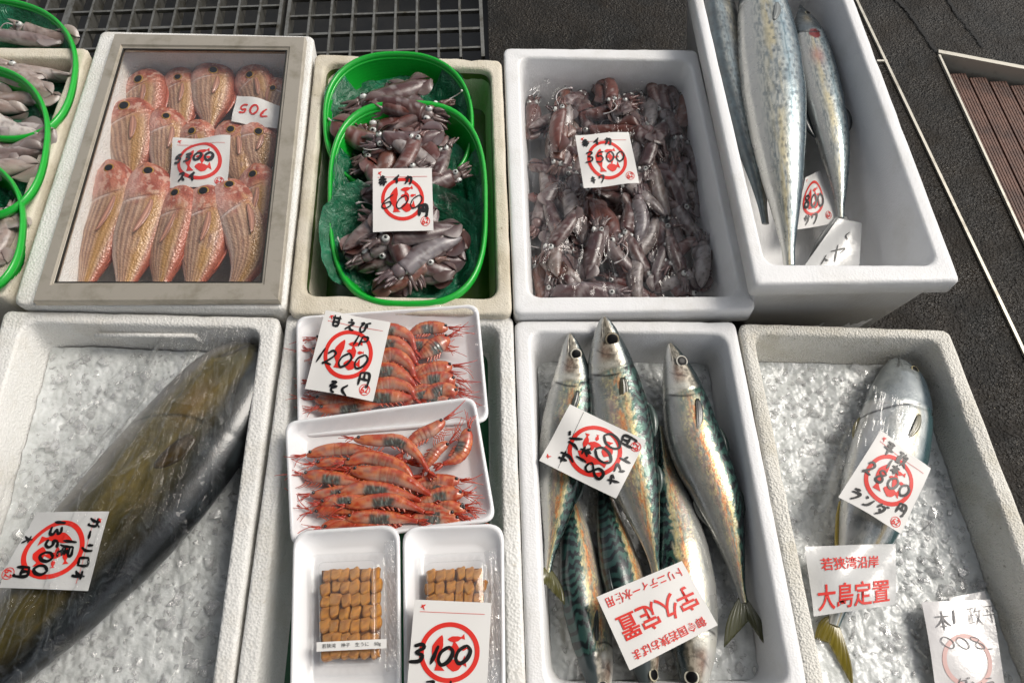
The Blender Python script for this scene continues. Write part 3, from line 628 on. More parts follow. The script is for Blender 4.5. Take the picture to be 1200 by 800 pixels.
# ------------------------------------------------------------------ squid
m_squid = M('wet_squid_skin', attr=True, rough=.32, coat=.4, coatr=.1, spec=.5, sss=.12, bumps=[('n', 130, .12, .002), ('n', 400, .1, .001)], var=(160, hx('6e3f38'), .56, .74))
m_squid_eye = M('squid_eye', attr=True, rough=.1, coat=1.0, coatr=.03)
def squid_mesh(name, seed, tone, arms=1.0, long=1.0):
    """local mesh: mantle tip at x=0, opening near x=1, arms beyond; unit = mantle length"""
    r = np.random.RandomState(seed); g = G(); n = 26; m = 18
    x = np.linspace(0, 1, n); th = np.linspace(0, 2*np.pi, m, endpoint=False)
    rad = np.interp(x, [0, .04, .12, .3, .55, .8, .95, 1], [.01, .05, .10, .165, .195, .195, .185, .175])/long
    bend = r.uniform(-.12, .12); cy = bend*np.sin(x*np.pi)
    Y = cy[:, None]+rad[:, None]*np.cos(th); Zz = rad[:, None]*np.sin(th)*.72*(1-.05*np.cos(x*7+seed)[:, None]); X = np.repeat(x[:, None], m, 1)
    X = X + .03*np.cos(th*2+seed)*(x[:, None] > .97)
    dors, vent = tone
    f = fbm(X*7, th[None, :]*1.6+seed, seed, 4); up = smooth(-.5, .6, np.sin(th))[None, :]*np.ones_like(X)
    C = mixc(hx(vent), hx(dors), np.clip(up*.85+.9*(f-.42), 0, 1)); C = mixc(C, hx(dors)*.45, .7*smooth(.55, .7, fbm(X*22, th[None, :]*4, seed+3, 3)))
    C = mixc(C, hx('c9c2c0'), .35*smooth(.60, .72, fbm(X*10+9, th[None, :]*2, seed+6, 3)))
    g.loft(np.stack([X, Y, Zz], -1), True, True, True, C)
    for s in (-1, 1):       # fins: two rounded triangles on the tail half
        u = np.linspace(0, 1, 12); wd = .19*np.sin(np.pi*u**.8)**.8/long; j = np.linspace(0, 1, 6)
        px = .02+u*.40; base = .5*np.interp(px, x, rad)
        F = np.stack([np.repeat(px[:, None], 6, 1)-.04*j, s*(base[:, None]+wd[:, None]*j), .07/long-.05*j[None, :]**2+.018*np.sin(u*8+seed+s)[:, None]*j], -1)
        F2 = F.copy(); F2[..., 2] -= .012
        cc = mixc(hx(dors)*.85, hx(vent), .5*j[None, :]*np.ones((12, 1)))
        g.loft(F, False, False, False, cc); g.loft(F2, False, False, False, cc)
    hx0 = 1.06; hz = -.02
    g.ball((hx0, bend*.1, hz), (.13, .12/long**.5, .095), 14, 9, mixc(hx(vent), hx(dors), np.full(126, .45)))
    for s in (-1, 1):
        c = np.array((1.08, s*.085/long**.5, .055)); g.ball(c, (.062, .05, .05), 12, 7, hx('c9cac6'), 1)
        g.ball(c+np.array((0, s*.02, .034)), (.027, .024, .022), 10, 6, hx('08080a'), 1)
    k = 8
    for a in range(k):
        an = (a-(k-1)/2)/k*.55 + r.uniform(-.12, .12); L = r.uniform(.20, .36)*arms; cv = r.uniform(-.7, .7); u = np.linspace(0, 1, 9)
        ang = an*.8*(1-.3*u)+cv*u**1.5; dx = np.cumsum(np.cos(ang))*L/9; dy = np.cumsum(np.sin(ang))*L/9
        P = np.stack([1.14+dx, (a-(k-1)/2)*.022+dy, hz+.03*np.sin(u*3+a)-.02*u+.02*(a % 2)], 1)
        g.tube(P, .042*(1-.7*u)+.003, 7, mixc(hx(vent)*.9, hx(dors), .35+.6*fbm(u*6, a*3.0, seed, 2)))
    if seed % 4 == 1:
        u = np.linspace(0, 1, 14); cv = r.uniform(-1.6, 1.6); ang = cv*u**1.2+.5*np.sin(u*5+seed); L = .8*arms
        P = np.stack([1.12+np.cumsum(np.cos(ang))*L/14, np.cumsum(np.sin(ang))*L/14, .03+.03*np.sin(u*4)], 1)
        g.tube(P, .010+.009*(u > .85), 6, hx('cfc8c6')*np.ones((14, 1)))
    return g.build(name, [m_squid, m_squid_eye], None, True, True, link=False).data
RB = [('5c322c', '7c6e6b'), ('4a2a28', '8d837f'), ('683a31', '726867'), ('452b2b', '948c89'), ('573c3c', '7c777a'), ('724537', '796e68')]
PB = [('8d7a72', 'c4bbb4'), ('9c8a82', 'cfc8c2'), ('7d6c69', 'b5adaa')]
squids = [squid_mesh('squid', 11+i, RB[i % 6], .9, 1.12) for i in range(10)]
pales = [squid_mesh('pale_squid', 61+i, PB[i % 3], .7, 1.35) for i in range(4)]
class Heap:
    def __init__(s, x0, x1, y0, y1, base, cell=.003):
        s.x0, s.y0, s.c = x0, y0, cell; s.nx, s.ny = int((x1-x0)/cell)+2, int((y1-y0)/cell)+2
        gx, gy = np.meshgrid(x0+np.arange(s.nx)*cell, y0+np.arange(s.ny)*cell, indexing='ij'); s.h = base(gx, gy)*np.ones((s.nx, s.ny))
    def ix(s, x, y): return np.clip(((x-s.x0)/s.c).astype(int), 0, s.nx-1), np.clip(((y-s.y0)/s.c).astype(int), 0, s.ny-1)
    def drop(s, x, y, ang, L, wid=.16, hgt=.12, head=1.3, sink=.0):
        u = np.linspace(.05, head, 18); v = np.linspace(-1, 1, 7)
        rad = np.interp(u, [0, .1, .4, .9, 1.3], [.05, .09, .17, .17, .09])*wid/.17
        ux, uy = math.cos(ang), math.sin(ang); U, Vv = np.meshgrid(u-.6, v, indexing='ij'); Rw = rad[:, None]*Vv
        X, Y = x+L*(U*ux-Rw*uy), y+L*(U*uy+Rw*ux); i, j = s.ix(X, Y); hh = s.h[i, j]
        a = np.polyfit(np.repeat((u-.6)*L, 7), hh.ravel(), 1); sl = float(np.clip(a[0], -.45, .45))
        zc_ = np.percentile(hh-sl*(U*L), 62)+hgt*L*(.72-sink)
        top = zc_+sl*U*L+hgt*L*(1-Vv**2)**.5*np.interp(u, [0, .3, .9, 1.3], [.3, 1, 1, .4])[:, None]
        np.maximum.at(s.h, (i, j), top)
        return zc_, sl
    def z(s, x, y): i, j = s.ix(np.array([x]), np.array([y])); return float(s.h[i, j][0])
def place(mesh, name, x, y, ang, L, zz, sl, spin, label, group, cat='squid'):
    o = bpy.data.objects.new(name, mesh); COL.objects.link(o)
    X = Vector((math.cos(ang), math.sin(ang), sl)).normalized(); Y = Vector((0, 0, 1)).cross(X).normalized(); Z = X.cross(Y)
    Rm = Matrix((X, Y, Z)).transposed() @ Matrix.Rotation(spin, 3, 'X')
    o.matrix_world = Matrix.Translation(Vector((x, y, zz))-X*.6*L) @ (Rm*L).to_4x4()
    return tag(o, label, cat, group)
rng = np.random.RandomState(5)
q3 = shrink(ats([(609, 67), (808, 71), (867, 346), (620, 347)], .15), -.002)
# rough bed of smaller squid hidden below, then the visible squid
H3 = Heap(q3[:, 0].min()-.03, q3[:, 0].max()+.03, q3[:, 1].min()-.03, q3[:, 1].max()+.03, lambda x, y: .105+.012*(fbm(x*14, y*14, 3, 2)-.5))
cnt = 0
for k in range(1500):
    u, v = rng.uniform(.06, .94), rng.uniform(.05, .96)
    p = bilin(q3, u, v); L = rng.uniform(.062, .080)
    if v < .2 and u < .25 and rng.rand() < .8: continue
    if H3.z(p[0], p[1]) > .158+.008*v-.012*abs(u-.45): continue
    ang = rng.choice([1.57, -1.57, 0, 3.14], p=[.42, .40, .09, .09])+rng.normal()*.40
    ok = all(inside(q3, np.array([p[0]+d*L*math.cos(ang)]), np.array([p[1]+d*L*math.sin(ang)]))[0] for d in (-.55, .7))
    if not ok: continue
    zz, sl = H3.drop(p[0], p[1], ang, L)
    place(squids[rng.randint(10)], 'squid', p[0], p[1], ang, L, zz, sl, rng.choice([0, 0, .5, -.5, 2.8, 3.4])+rng.normal()*.25,
          'small reddish brown squid in the heap under film in the white foam box', 'small squid heaped under film'); cnt += 1
    if cnt > 150: break
print('squid', cnt)
# ------------------------------------------------------------------ green baskets with squid
m_green = M('bright_green_plastic', hx('16a832'), .32, coat=.3, bumps=[('n', 60, .1, .003)], sss=.05)
m_liner = M('teal_plastic_film', hx('10603f'), .28, coat=.4, alpha=.86, bumps=[('w', 28, .7, .012), ('n', 120, .3, .003)], var=(20, hx('2d8a66'), .45, .7))
def basket(label, cpx, rx, ry, z, depth, tilt=(0, 0), pw=2.4, seed=1, liner=True, llabel='', lgap=None, rot=0.0, only=False):
    c = at(*cpx, z); th = np.linspace(0, 2*np.pi, 72, endpoint=False)
    sx = np.sign(np.cos(th))*np.abs(np.cos(th))**(2/pw); sy = np.sign(np.sin(th))*np.abs(np.sin(th))**(2/pw)
    E = ats(np.stack([cpx[0]+rx*sx*math.cos(rot)-ry*sy*math.sin(rot), cpx[1]+rx*sx*math.sin(rot)+ry*sy*math.cos(rot)], 1), z)-c      # rim loop in the world around the centre
    tl = tilt[0]*E[:, 0]+tilt[1]*E[:, 1]
    t = None if only else thing('green_basket', Vector(c), label, 'basket', 'green plastic baskets')
    P = E.copy(); P[:, 2] = tl
    if not only: basket_shell(c, P, t, depth)
    if liner:
        liner_film(c, P, th, depth, seed, llabel, lgap)
    return c, P
def basket_shell(c, P, t, depth):
    g = G(); R = []
    for s in np.linspace(0, 2*np.pi, 8, endpoint=False):
        R.append(c+P*(1+.030*math.cos(s))+np.array((0, 0, .0075*math.sin(s)))); 
    R.append(R[0]); g.loft(R, True); g.build('rim', m_green, t)
    g = G(); R = []; nl = 25
    for k in range(nl):
        f = k/(nl-1); ribs = .014*(k % 2)
        s = 1-.02-.20*f**1.3-ribs; L = c+P*s; L[:, 2] -= depth*f; R.append(L)
    g.loft(R, True, False, True); w = g.build('basket_wall', m_green, t)
    md = w.modifiers.new('thick', 'SOLIDIFY'); md.thickness = .0018; md.offset = 0
def liner_film(c, P, th, depth, seed, llabel, lgap):
    if 1:
        R = []; rs = np.random.RandomState(seed)
        top = .5+.5*np.sin(th*2+seed)+.5*(fbm(np.cos(th)*3+9, np.sin(th)*3, seed, 3)-.5)*3
        if lgap is not None: top = lgap(th, top)
        for k in range(16):
            f = k/15
            s = (.93-.22*f**1.2)*(1-.05*(fbm(np.cos(th)*5+k*.2, np.sin(th)*5, seed+1, 3)-.5)*2) ; s = np.where(top > .6, s+.17*np.clip(top-.6, 0, 1)*(1-f)**2, s)
            L = c+P*s[:, None]; start = -.032*np.clip(1-top, 0, 1)+.012*np.clip(top-.6, 0, .9)
            L[:, 2] += start*(1-f)-(depth*.62)*f + .004*(fbm(np.cos(th)*8, np.sin(th)*8+k*.4, seed+2, 3)-.5)*2; R.append(L)
        for f in (.7, .4, .12):
            L = c+P*.71*f; L[:, 2] -= depth*.62-.005*(fbm(L[:, 0]*60, L[:, 1]*60, seed, 2)-.5); R.append(L)
        g = G(); g.loft(R, True, False, True); o = g.build('film_liner', m_liner); tag(o, llabel, 'plastic film')
def fill(c, P, z, n, meshes, name, label, group, L0, L1, angs, seed, lim=.030, cap=.046, span=.84, tilt=0.0, yo=0.0):
    r = np.random.RandomState(seed); ext = np.abs(P[:, :2]).max(0)
    Hh = Heap(c[0]-ext[0]*1.1, c[0]+ext[0]*1.1, c[1]-ext[1]*1.1, c[1]+ext[1]*1.1, lambda x, y: z-lim+.02*(((x-c[0])/ext[0])**2+((y-c[1])/ext[1])**2)+tilt*(y-c[1]))
    k = 0
    for _ in range(n*12):
        a, q = r.uniform(0, 2*np.pi), math.sqrt(r.rand())*span
        x, y = c[0]+ext[0]*q*math.cos(a), c[1]+yo*ext[1]+ext[1]*q*math.sin(a); L = r.uniform(L0, L1)
        if Hh.z(x, y) > z+cap-.03+tilt*(y-c[1]): continue
        ang = angs[r.randint(len(angs))]+r.normal()*.35
        ok = all(np.hypot((x+d*L*math.cos(ang)-c[0])/ext[0], (y+d*L*math.sin(ang)-c[1])/ext[1]) < .88 for d in (-.6, .0, .6, .85))
        if not ok: continue
        zz, sl = Hh.drop(x, y, ang, L); place(meshes[r.randint(len(meshes))], name, x, y, ang, L, zz, sl, r.choice([0, 0, .6, -.6, 3.1])+r.normal()*.25, label, group); k += 1
        if k >= n: break
    return Hh
# olive green sheet lining the old box
m_sheet = M('olive_green_wet_sheet', hx('49612f'), .3, coat=.3, var=(12, hx('66713f'), .45, .7), bumps=[('n', 40, .3, .004)])
m_dsheet = M('dark_green_wet_sheet', hx('2a5a40'), .25, coat=.3, var=(12, hx('3d6a4e'), .45, .7), bumps=[('n', 30, .3, .004)])
def sheet(I, z0, z1, ins, mat, name, label, n=26):
    q = [shrink(I, ins+.003), shrink(I, ins+.010), shrink(I, ins+.014)]
    g = G(); R = [setz(rquad(shrink(I, ins+.002), .02), z1), setz(rquad(q[0], .02), z0+.012), setz(rquad(q[1], .02), z0+.001), setz(rquad(shrink(I, ins+.03), .02), z0)]
    g.loft(R, True, False, True); o = g.build(name, mat); return tag(o, label, 'plastic sheet')
sheet(I2, .108, .176, .0002, m_sheet, 'green_sheet', 'olive green sheet lining the old cream box under the green baskets')
c1, P1 = basket('rearmost green basket in the weathered cream box', (467, 146), 86, 72, .184, .055, tilt=(0, .12), seed=3, llabel='teal film liner of the rearmost basket in the cream box', lgap=lambda th, t: np.where(np.sin(th) < -.2, np.where(np.abs(np.cos(th)+.05) > .6, 1.1, .15), .7))
cB, PB_ = basket('large oval green basket in the weathered cream box, under the price card', (478, 241), 91, 112, .192, .055, tilt=(0, .06), seed=5, pw=2.9, llabel='teal film lining the far half of the large oval basket', lgap=lambda th, t: np.where(np.sin(th) < -.55, .15, np.where(np.abs(np.cos(th)) > .75, .95, .3)))
c2, P2 = basket('', (478, 198), 86, 62, .192, .055, tilt=(0, .1), only=True, liner=False)
c3, P3 = basket('', (474, 286), 89, 62, .192, .050, tilt=(0, .12), seed=9, only=True, pw=2.6, llabel='teal film sheet folded over the left rim of the large oval basket', lgap=lambda th, t: np.where((np.cos(th) < -.35) & (np.sin(th) < .6), 1.6, np.where(np.sin(th) > .35, .3, np.where(np.sin(th) < -.3, 1.1, .8))))
fill(c1, P1, .184, 16, squids, 'squid', 'brown squid in the rearmost green basket of the cream box', 'squid in the rear basket', .085, .105, [.15, 3.3, -.3], 21, tilt=.12, yo=.25, lim=.022, cap=.055)
fill(c2, P2, .192, 20, squids, 'squid', 'brown squid in the far half of the large oval green basket', 'squid in the far half of the oval basket', .075, .095, [1.2, .3, -1.0, 3.4], 22, tilt=.1, lim=.024, cap=.052)
HB3 = fill(c3, P3, .190, 20, squids, 'squid', 'brown squid in the near half of the large oval green basket', 'squid in the near half of the oval basket', .082, .102, [.5, -.7, 3.6, 2.4], 23, tilt=.12, lim=.024, cap=.052)
l1, Q1 = basket('rearmost green basket at the top left corner, with pale squid', (0, 82), 88, 80, .19, .055, seed=4, llabel='teal film liner of the rearmost basket at the left edge', lgap=lambda th, t: .25+.5*t*(t > .8), rot=.2)
l2, Q2 = basket('middle green basket at the left edge, with pale squid', (-28, 166), 83, 88, .2, .055, seed=6, llabel='teal film liner of the middle basket at the left edge', lgap=lambda th, t: .25+.5*t*(t > .8), rot=.15)
l3, Q3 = basket('front green basket at the left edge, only its right end in view', (-62, 265), 89, 84, .2, .055, seed=8, llabel='teal film liner of the front basket at the left edge', lgap=lambda th, t: .25+.5*t*(t > .8), rot=.1)
fill(l1, Q1, .19, 12, pales, 'pale_squid', 'pale pinkish squid in the rearmost basket at the left edge', 'pale squid in the rear left basket', .095, .12, [3.0, 2.75, 3.3], 31)
fill(l2, Q2, .20, 12, pales, 'pale_squid', 'pale pinkish squid in the middle basket at the left edge', 'pale squid in the middle left basket', .095, .12, [3.3, 3.0, 2.8], 32)
fill(l3, Q3, .20, 9, pales, 'pale_squid', 'pale squid in the front basket at the left edge', 'pale squid in the front left basket', .08, .1, [1.2, 2.2], 33)
# ------------------------------------------------------------------ shrimp trays, sea urchin trays
m_tray = M('white_foam_tray', hx('e9e9ea'), .28, coat=.25, bumps=[('n', 25, .08, .002)])
m_wrap = film_mat('clear_wrap', gloss=.05, sc=26, st=.5, lo=.015, hi=.45, dist=.006)
m_clear = film_mat('clear_plastic_box', gloss=.05, sc=30, st=.25, lo=.03, hi=.55, dist=.002, milky=.03)
tag(sheet(I6, .120, .150, .0006, m_dsheet, 'green_sheet', 'x'), 'dark green sheet in the box under the shrimp and sea urchin trays', 'plastic sheet')
def tray(label, q, zr, depth, r=.016, group=None, slope=.014, ridges=0, tilt=(0, 0, 0, 0)):
    Q = np.array([at(p[0], p[1], zr+tz) for p, tz in zip(q, tilt)]); Z = np.array(tilt)
    def L(d, dz):
        X = rquad(shrink(Q, d), r, m=10); X[:, 2] += dz; return X
    R = [L(.014, -depth-.002), L(.004, -.008), L(.0005, -.004), L(-.0005, -.0012), L(.0006, .0006), L(.0026, .0010), L(.0042, -.0002), L(.006, -.004), L(.006+slope*.5, -depth*.55), L(.006+slope*.85, -depth*.9), L(.006+slope*1.15, -depth)]
    g = G(); g.loft(np.array(R), True, True, True); o = g.build('foam_tray', m_tray); tag(o, label, 'tray', group)
    return o, Q
def wrap(Q, zl, ins, parent, seed=1, name='clear_wrap', mat=None, amp=.0016):
    q = shrink(Q, ins); u = np.linspace(0, 1, 60); uu, vv = np.meshgrid(u, u); X = bilin(q, uu, vv)
    w = np.sin(np.pi*uu)*np.sin(np.pi*vv); ed = 1-np.minimum(w*4, 1)
    X[..., 2] += zl + amp*(fbm(uu*9+seed, vv*5, seed, 3)-.5)*2 + .0012*np.sin((uu*1.3+vv)*60+seed)*ed
    g = G(); g.loft(X, False, False, False); return g.build(name, mat or m_wrap, parent)
T1, TQ1 = tray('rear white tray of shrimp wrapped in clear film, under its price card', [(347, 371), (560, 356), (573, 494), (349, 512)], .186, .016, group='shrimp trays', tilt=(0, 0, 0, 0))
T2, TQ2 = tray('front white tray of shrimp with bare corner, overlapping the tray behind', [(334, 494), (556, 464), (581, 610), (341, 640)], .198, .016, group='shrimp trays')
T3, TQ3 = tray('white tray holding the fully visible clear box of sea urchin', [(344, 622), (468, 614), (471, 905), (338, 905)], .210, .014, r=.02, group='sea urchin trays')
T4, TQ4 = tray('white tray holding the clear box of sea urchin half covered by its price card', [(472, 617), (590, 613), (593, 905), (475, 905)], .212, .014, r=.02, group='sea urchin trays')

m_shrimp = M('wet_shrimp_shell', attr=True, rough=.22, coat=.6, spec=.5, sss=.15, bumps=[('n', 220, .2, .001)], var=(150, hx('c4603a'), .55, .75))
def shrimp(label, group, spine, half, z, seed, dside=1, roe=1.0, ant=1.0, zt=0.0, rost=16):
    r = np.random.RandomState(seed); n = 70; m = 16
    half = half*r.uniform(.86, 1.12); pale = r.rand()
    P = cr(ats([(p[0]+r.normal()*1.3, p[1]+r.normal()*1.1, z+zt*k/(len(spine)-1)+r.normal()*.0006) for k, p in enumerate(spine)], z), n); T = nrm(np.gradient(P, axis=0)); t = np.linspace(0, 1, n)
    sc = np.linalg.norm(at(spine[0][0]+1, spine[0][1], z)-at(spine[0][0], spine[0][1], z)); H = half*sc*.84
    D = nrm(np.cross(T, (0, 0, 1)))*-dside; U = np.tile((0, 0, 1.0), (n, 1))
    h = np.interp(t, [0, .04, .12, .28, .40, .55, .7, .82, .9, 1], [.18, .5, .78, .95, 1, .96, .78, .55, .38, .3])*H
    seg = np.where(t > .36, (t-.36)/.088 % 1, 0.5); h = h*(1+.07*(seg-.5)*(t > .36)*(t < .9))
    th = np.linspace(0, 2*np.pi, m, endpoint=False)
    R = P[:, None]+D[:, None]*(h[:, None]*np.cos(th))[..., None]+U[:, None]*(h[:, None]*.72*np.sin(th))[..., None]
    tt, cc = np.meshgrid(t, np.cos(th), indexing='ij'); k = fbm(tt*14, cc*3, seed, 3)
    C = mixc(hx('b03c20'), hx('cc7646'), smooth(.35, .7, k)); C = mixc(C, hx('d89c78'), .32*pale*smooth(.3, .6, fbm(tt*8, cc*2, seed+8, 3))); C = mixc(C, hx('c0a896'), .6*smooth(.0, -.6, cc)*smooth(.15, .3, tt))
    C = mixc(C, hx('a8301e'), .6*np.exp(-(((tt-.36)/.088 % 1)/.12)**2)*(tt > .36)); C = mixc(C, hx('a83a26'), smooth(.75, .95, tt))
    roe_ = roe*(.35+.65*(r.rand() > .35))*smooth(.30, .36, tt)*smooth(.66, .58, tt)*smooth(.35, -.05, cc+.3*(fbm(tt*20, cc*4, seed+3, 2)-.5))
    C = mixc(C, mixc(hx('3c4846'), hx('75867e'), smooth(.5, .72, fbm(tt*60, cc*9, seed+5, 2))), .92*roe_)
    C = mixc(C, hx('7a8078'), .55*np.exp(-((tt-.20)/.06)**2-((cc-.1)/.4)**2)*(r.rand() > .5))
    g = G(); g.loft(R, True, True, True, C)
    hd = P[0]; fw = -T[0]; d0 = D[0]
    red = hx('b03020')
    # rostrum
    ro = np.linspace(0, 1, 6); g.tube(hd+fw*(rost*sc*ro)[:, None]+d0*(H*.25+rost*sc*.12*ro**2)[:, None], .0012*(1-ro)+.0003, 6, red)
    for q in range(6):      # feelers
        L = (11+r.rand()*15)*sc*ant*(1.35 if q < 2 else .85); a = r.normal()*.14+(.10*(q-2.5)); u = np.linspace(0, 1, 14); cv = r.normal()*.5
        dr = fw*np.cos(a+cv*u)[:, None]+d0*np.sin(a+cv*u)[:, None]; X = hd+np.cumsum(dr, axis=0)*L/14; X[:, 2] = P[0][2]+.004*np.sin(u*3)*r.rand()
        g.tube(X, .00050*(1-.5*u)+.0001, 5, hx('c0442e'))
    for q in range(6):      # legs
        i = int((.10+.05*q)*n); u = np.linspace(0, 1, 7); L = (11+r.rand()*7)*sc
        dr = -D[i]*(1-.4*u)[:, None]-T[i]*(.5+.9*u)[:, None]; X = P[i]-D[i]*h[i]*.8+np.cumsum(nrm(dr), axis=0)*L/7; X[:, 2] = P[i][2]+.001*r.randn()
        g.tube(X, .0007*(1-.6*u), 5, hx('c4553a'))
    for q in range(5):      # swimmerets
        i = int((.42+.08*q)*n); u = np.linspace(0, 1, 5); L = h[i]*.9
        X = P[i]-D[i]*h[i]*.85+(-D[i]*.6+T[i]*.7)*(L*u)[:, None]; g.tube(X, .0016*(1-.6*u), 6, hx('c06048'))
    for s in (-1, 0, 1):    # tail fan
        u = np.linspace(0, 1, 7); dr = nrm(T[-1]+D[-1]*.35*s); sd = nrm(np.cross(dr, (0, 0, 1))); L = 13*sc; wd = .0026*np.sin(np.pi*(.15+.8*u))
        c = P[-1]+dr*(L*u)[:, None]+np.array((0, 0, .0008*s)); X = np.stack([c-sd*wd[:, None], c+np.array((0, 0, .0007)), c+sd*wd[:, None], c-np.array((0, 0, .0005))], 1)
        g.loft(X, True, True, True, mixc(hx('c8482e'), hx('8c2417'), np.repeat(u[:, None], 4, 1)))
    i = int(.07*n); g.ball(P[i]+D[i]*h[i]*.45+U[i]*h[i]*.66, .0023, 10, 6, hx('0c0808'), 1)
    return tag(g.build('shrimp', [m_shrimp, m_squid_eye]), label, 'shrimp', group)
def c4(p): return (320+p[0]/4.286, 450+p[1]/4.286)
def c3_(p): return (320+p[0]/4.286, 350+p[1]/4.286)
GS2 = 'shrimp in the front shrimp tray'; GS1 = 'shrimp in the rear shrimp tray'
LB = [('red shrimp with dark roe lying along the bottom of the front tray', [
  ([(200, 632), (300, 622), (420, 625), (560, 640)], 9, 0, -1), ([(240, 708), (340, 700), (460, 705), (600, 710)], 9, 0, -1), ([(372, 678), (480, 662), (600, 668), (740, 690)], 10, .003, 1), ([(975, 640), (880, 612), (800, 612), (700, 640)], 10, 0, -1), ([(945, 678), (860, 668), (760, 676), (660, 690)], 9, .001, -1)]),
 ('red shrimp heading left in the front tray, grey green roe on its underside', [
  ([(190, 560), (270, 545), (380, 540), (500, 560)], 9, 0, 1), ([(135, 452), (230, 468), (350, 470), (470, 492)], 10, .002, 1), ([(205, 406), (300, 398), (400, 410), (520, 440)], 9, .001, 1),
  ([(175, 360), (265, 342), (360, 318), (450, 330), (560, 370)], 10, .003, 1), ([(355, 392), (470, 372), (580, 385), (660, 430), (720, 500)], 11, .008, 1), ([(385, 430), (500, 445), (600, 455), (680, 490), (790, 560)], 11, .007, 1),
  ([(320, 560), (430, 525), (540, 520), (650, 545), (740, 590)], 11, .006, 1), ([(375, 605), (500, 592), (580, 575), (690, 610), (760, 640)], 11, .007, 1)]),
 ('red shrimp heading right at the right side of the front tray', [
  ([(945, 492), (860, 488), (770, 492), (680, 520)], 10, .001, -1), ([(960, 556), (860, 556), (780, 575), (700, 590)], 10, .003, -1), ([(880, 288), (825, 335), (785, 385), (760, 440)], 9, .002, 1)])]
for lab, lst in LB:
    for i, (sp, hf, dz, ds) in enumerate(lst):
        shrimp(lab, GS2, [c4(p) for p in sp], hf, .1925+dz, hash((lab[:9], i)) % 1 + 100+i+len(lab), dside=ds, roe=1.0)
shrimp('topmost red shrimp of the front tray, curved over the others', GS2, [c4(p) for p in [(398, 275), (520, 285), (640, 290), (720, 345), (775, 440)]], 11, .2035, 201, dside=1)
shrimp('red shrimp pointing up and right at the top right corner of the front tray', GS2, [c4(p) for p in [(868, 182), (800, 225), (720, 272), (650, 340)]], 11, .200, 202, dside=-1, rost=36)
shrimp('red shrimp standing upright along the right wall of the front tray', GS2, [c4(p) for p in [(966, 225), (958, 310), (915, 370), (850, 400)]], 10, .1975, 203, dside=1)
rs_ = np.random.RandomState(77)
for i in range(9):
    x, y = rs_.uniform(372, 440), rs_.uniform(540, 606); L = rs_.uniform(52, 72); a = rs_.normal()*.12
    shrimp('red shrimp half buried among the others in the front tray', GS2, [(x+L*k*math.cos(a), y+L*k*math.sin(a)-5*math.sin(k*3)) for k in (0, .33, .66, 1)], 8.5, .1925+.0012*(i % 5), 400+i, dside=1)
for i in range(6):
    x, y = rs_.uniform(506, 530), rs_.uniform(560, 606); L = rs_.uniform(44, 60); a = 3.14+rs_.normal()*.15
    shrimp('red shrimp half buried at the right side of the front tray', GS2, [(x+L*k*math.cos(a)+16, y+L*k*math.sin(a)-4*math.sin(k*3)) for k in (0, .33, .66, 1)], 8.5, .192+.0012*(i % 4), 420+i, dside=-1)
for i in range(6):
    x, y = rs_.uniform(498, 520), rs_.uniform(400, 470); L = rs_.uniform(44, 58); a = 3.14+rs_.normal()*.2
    shrimp('red shrimp half buried at the right side of the rear tray', GS1, [(x+L*k*math.cos(a)+16, y+L*k*math.sin(a)-4*math.sin(k*3)) for k in (0, .33, .66, 1)], 9, .180+.001*(i % 4), 440+i, dside=-1)
lab1 = 'red shrimp in the middle stack of the rear tray, tail hanging to the right'
for i, p in enumerate([[(400, 490), (500, 490), (600, 492), (720, 500)], [(380, 440), (500, 432), (600, 430), (680, 462), (712, 505)], [(380, 390), (500, 372), (600, 362), (680, 400), (715, 450)], [(380, 330), (500, 305), (600, 285), (680, 330), (715, 390)], [(380, 270), (490, 240), (600, 220), (680, 265), (715, 330)], [(370, 200), (490, 175), (600, 150), (675, 190), (712, 265)]]):
    shrimp(lab1, GS1, [c3_(q) for q in p], 12, .183+.001*i, 300+i, dside=1)
lab2 = 'red shrimp in the right hand group of the rear tray, head to the right'
for i, p in enumerate([[(920, 470), (850, 462), (780, 470), (710, 488)], [(915, 408), (840, 405), (760, 412), (690, 440)], [(905, 345), (830, 350), (760, 372), (700, 395)], [(885, 195), (830, 228), (770, 270), (720, 300)], [(880, 152), (800, 142), (730, 160), (670, 190)]]):
    shrimp(lab2, GS1, [c3_(q) for q in p], 12, .182+.001*i, 320+i, dside=-1, rost=30)
lab3 = 'red shrimp head showing left of the price card on the rear tray'
for i, p in enumerate([[(225, 200), (300, 205), (420, 210)], [(190, 260), (300, 270), (420, 280)], [(190, 420), (300, 430), (420, 440)], [(215, 495), (300, 515), (430, 520)], [(230, 560), (340, 550), (450, 540), (560, 520)]]):
    shrimp(lab3, GS1, [c3_(q) for q in p], 10, .180+.0006*i, 340+i, dside=1)
wrap(TQ1, .0105, .003, T1, 3); wrap(TQ2, .0175, .003, T2, 7)

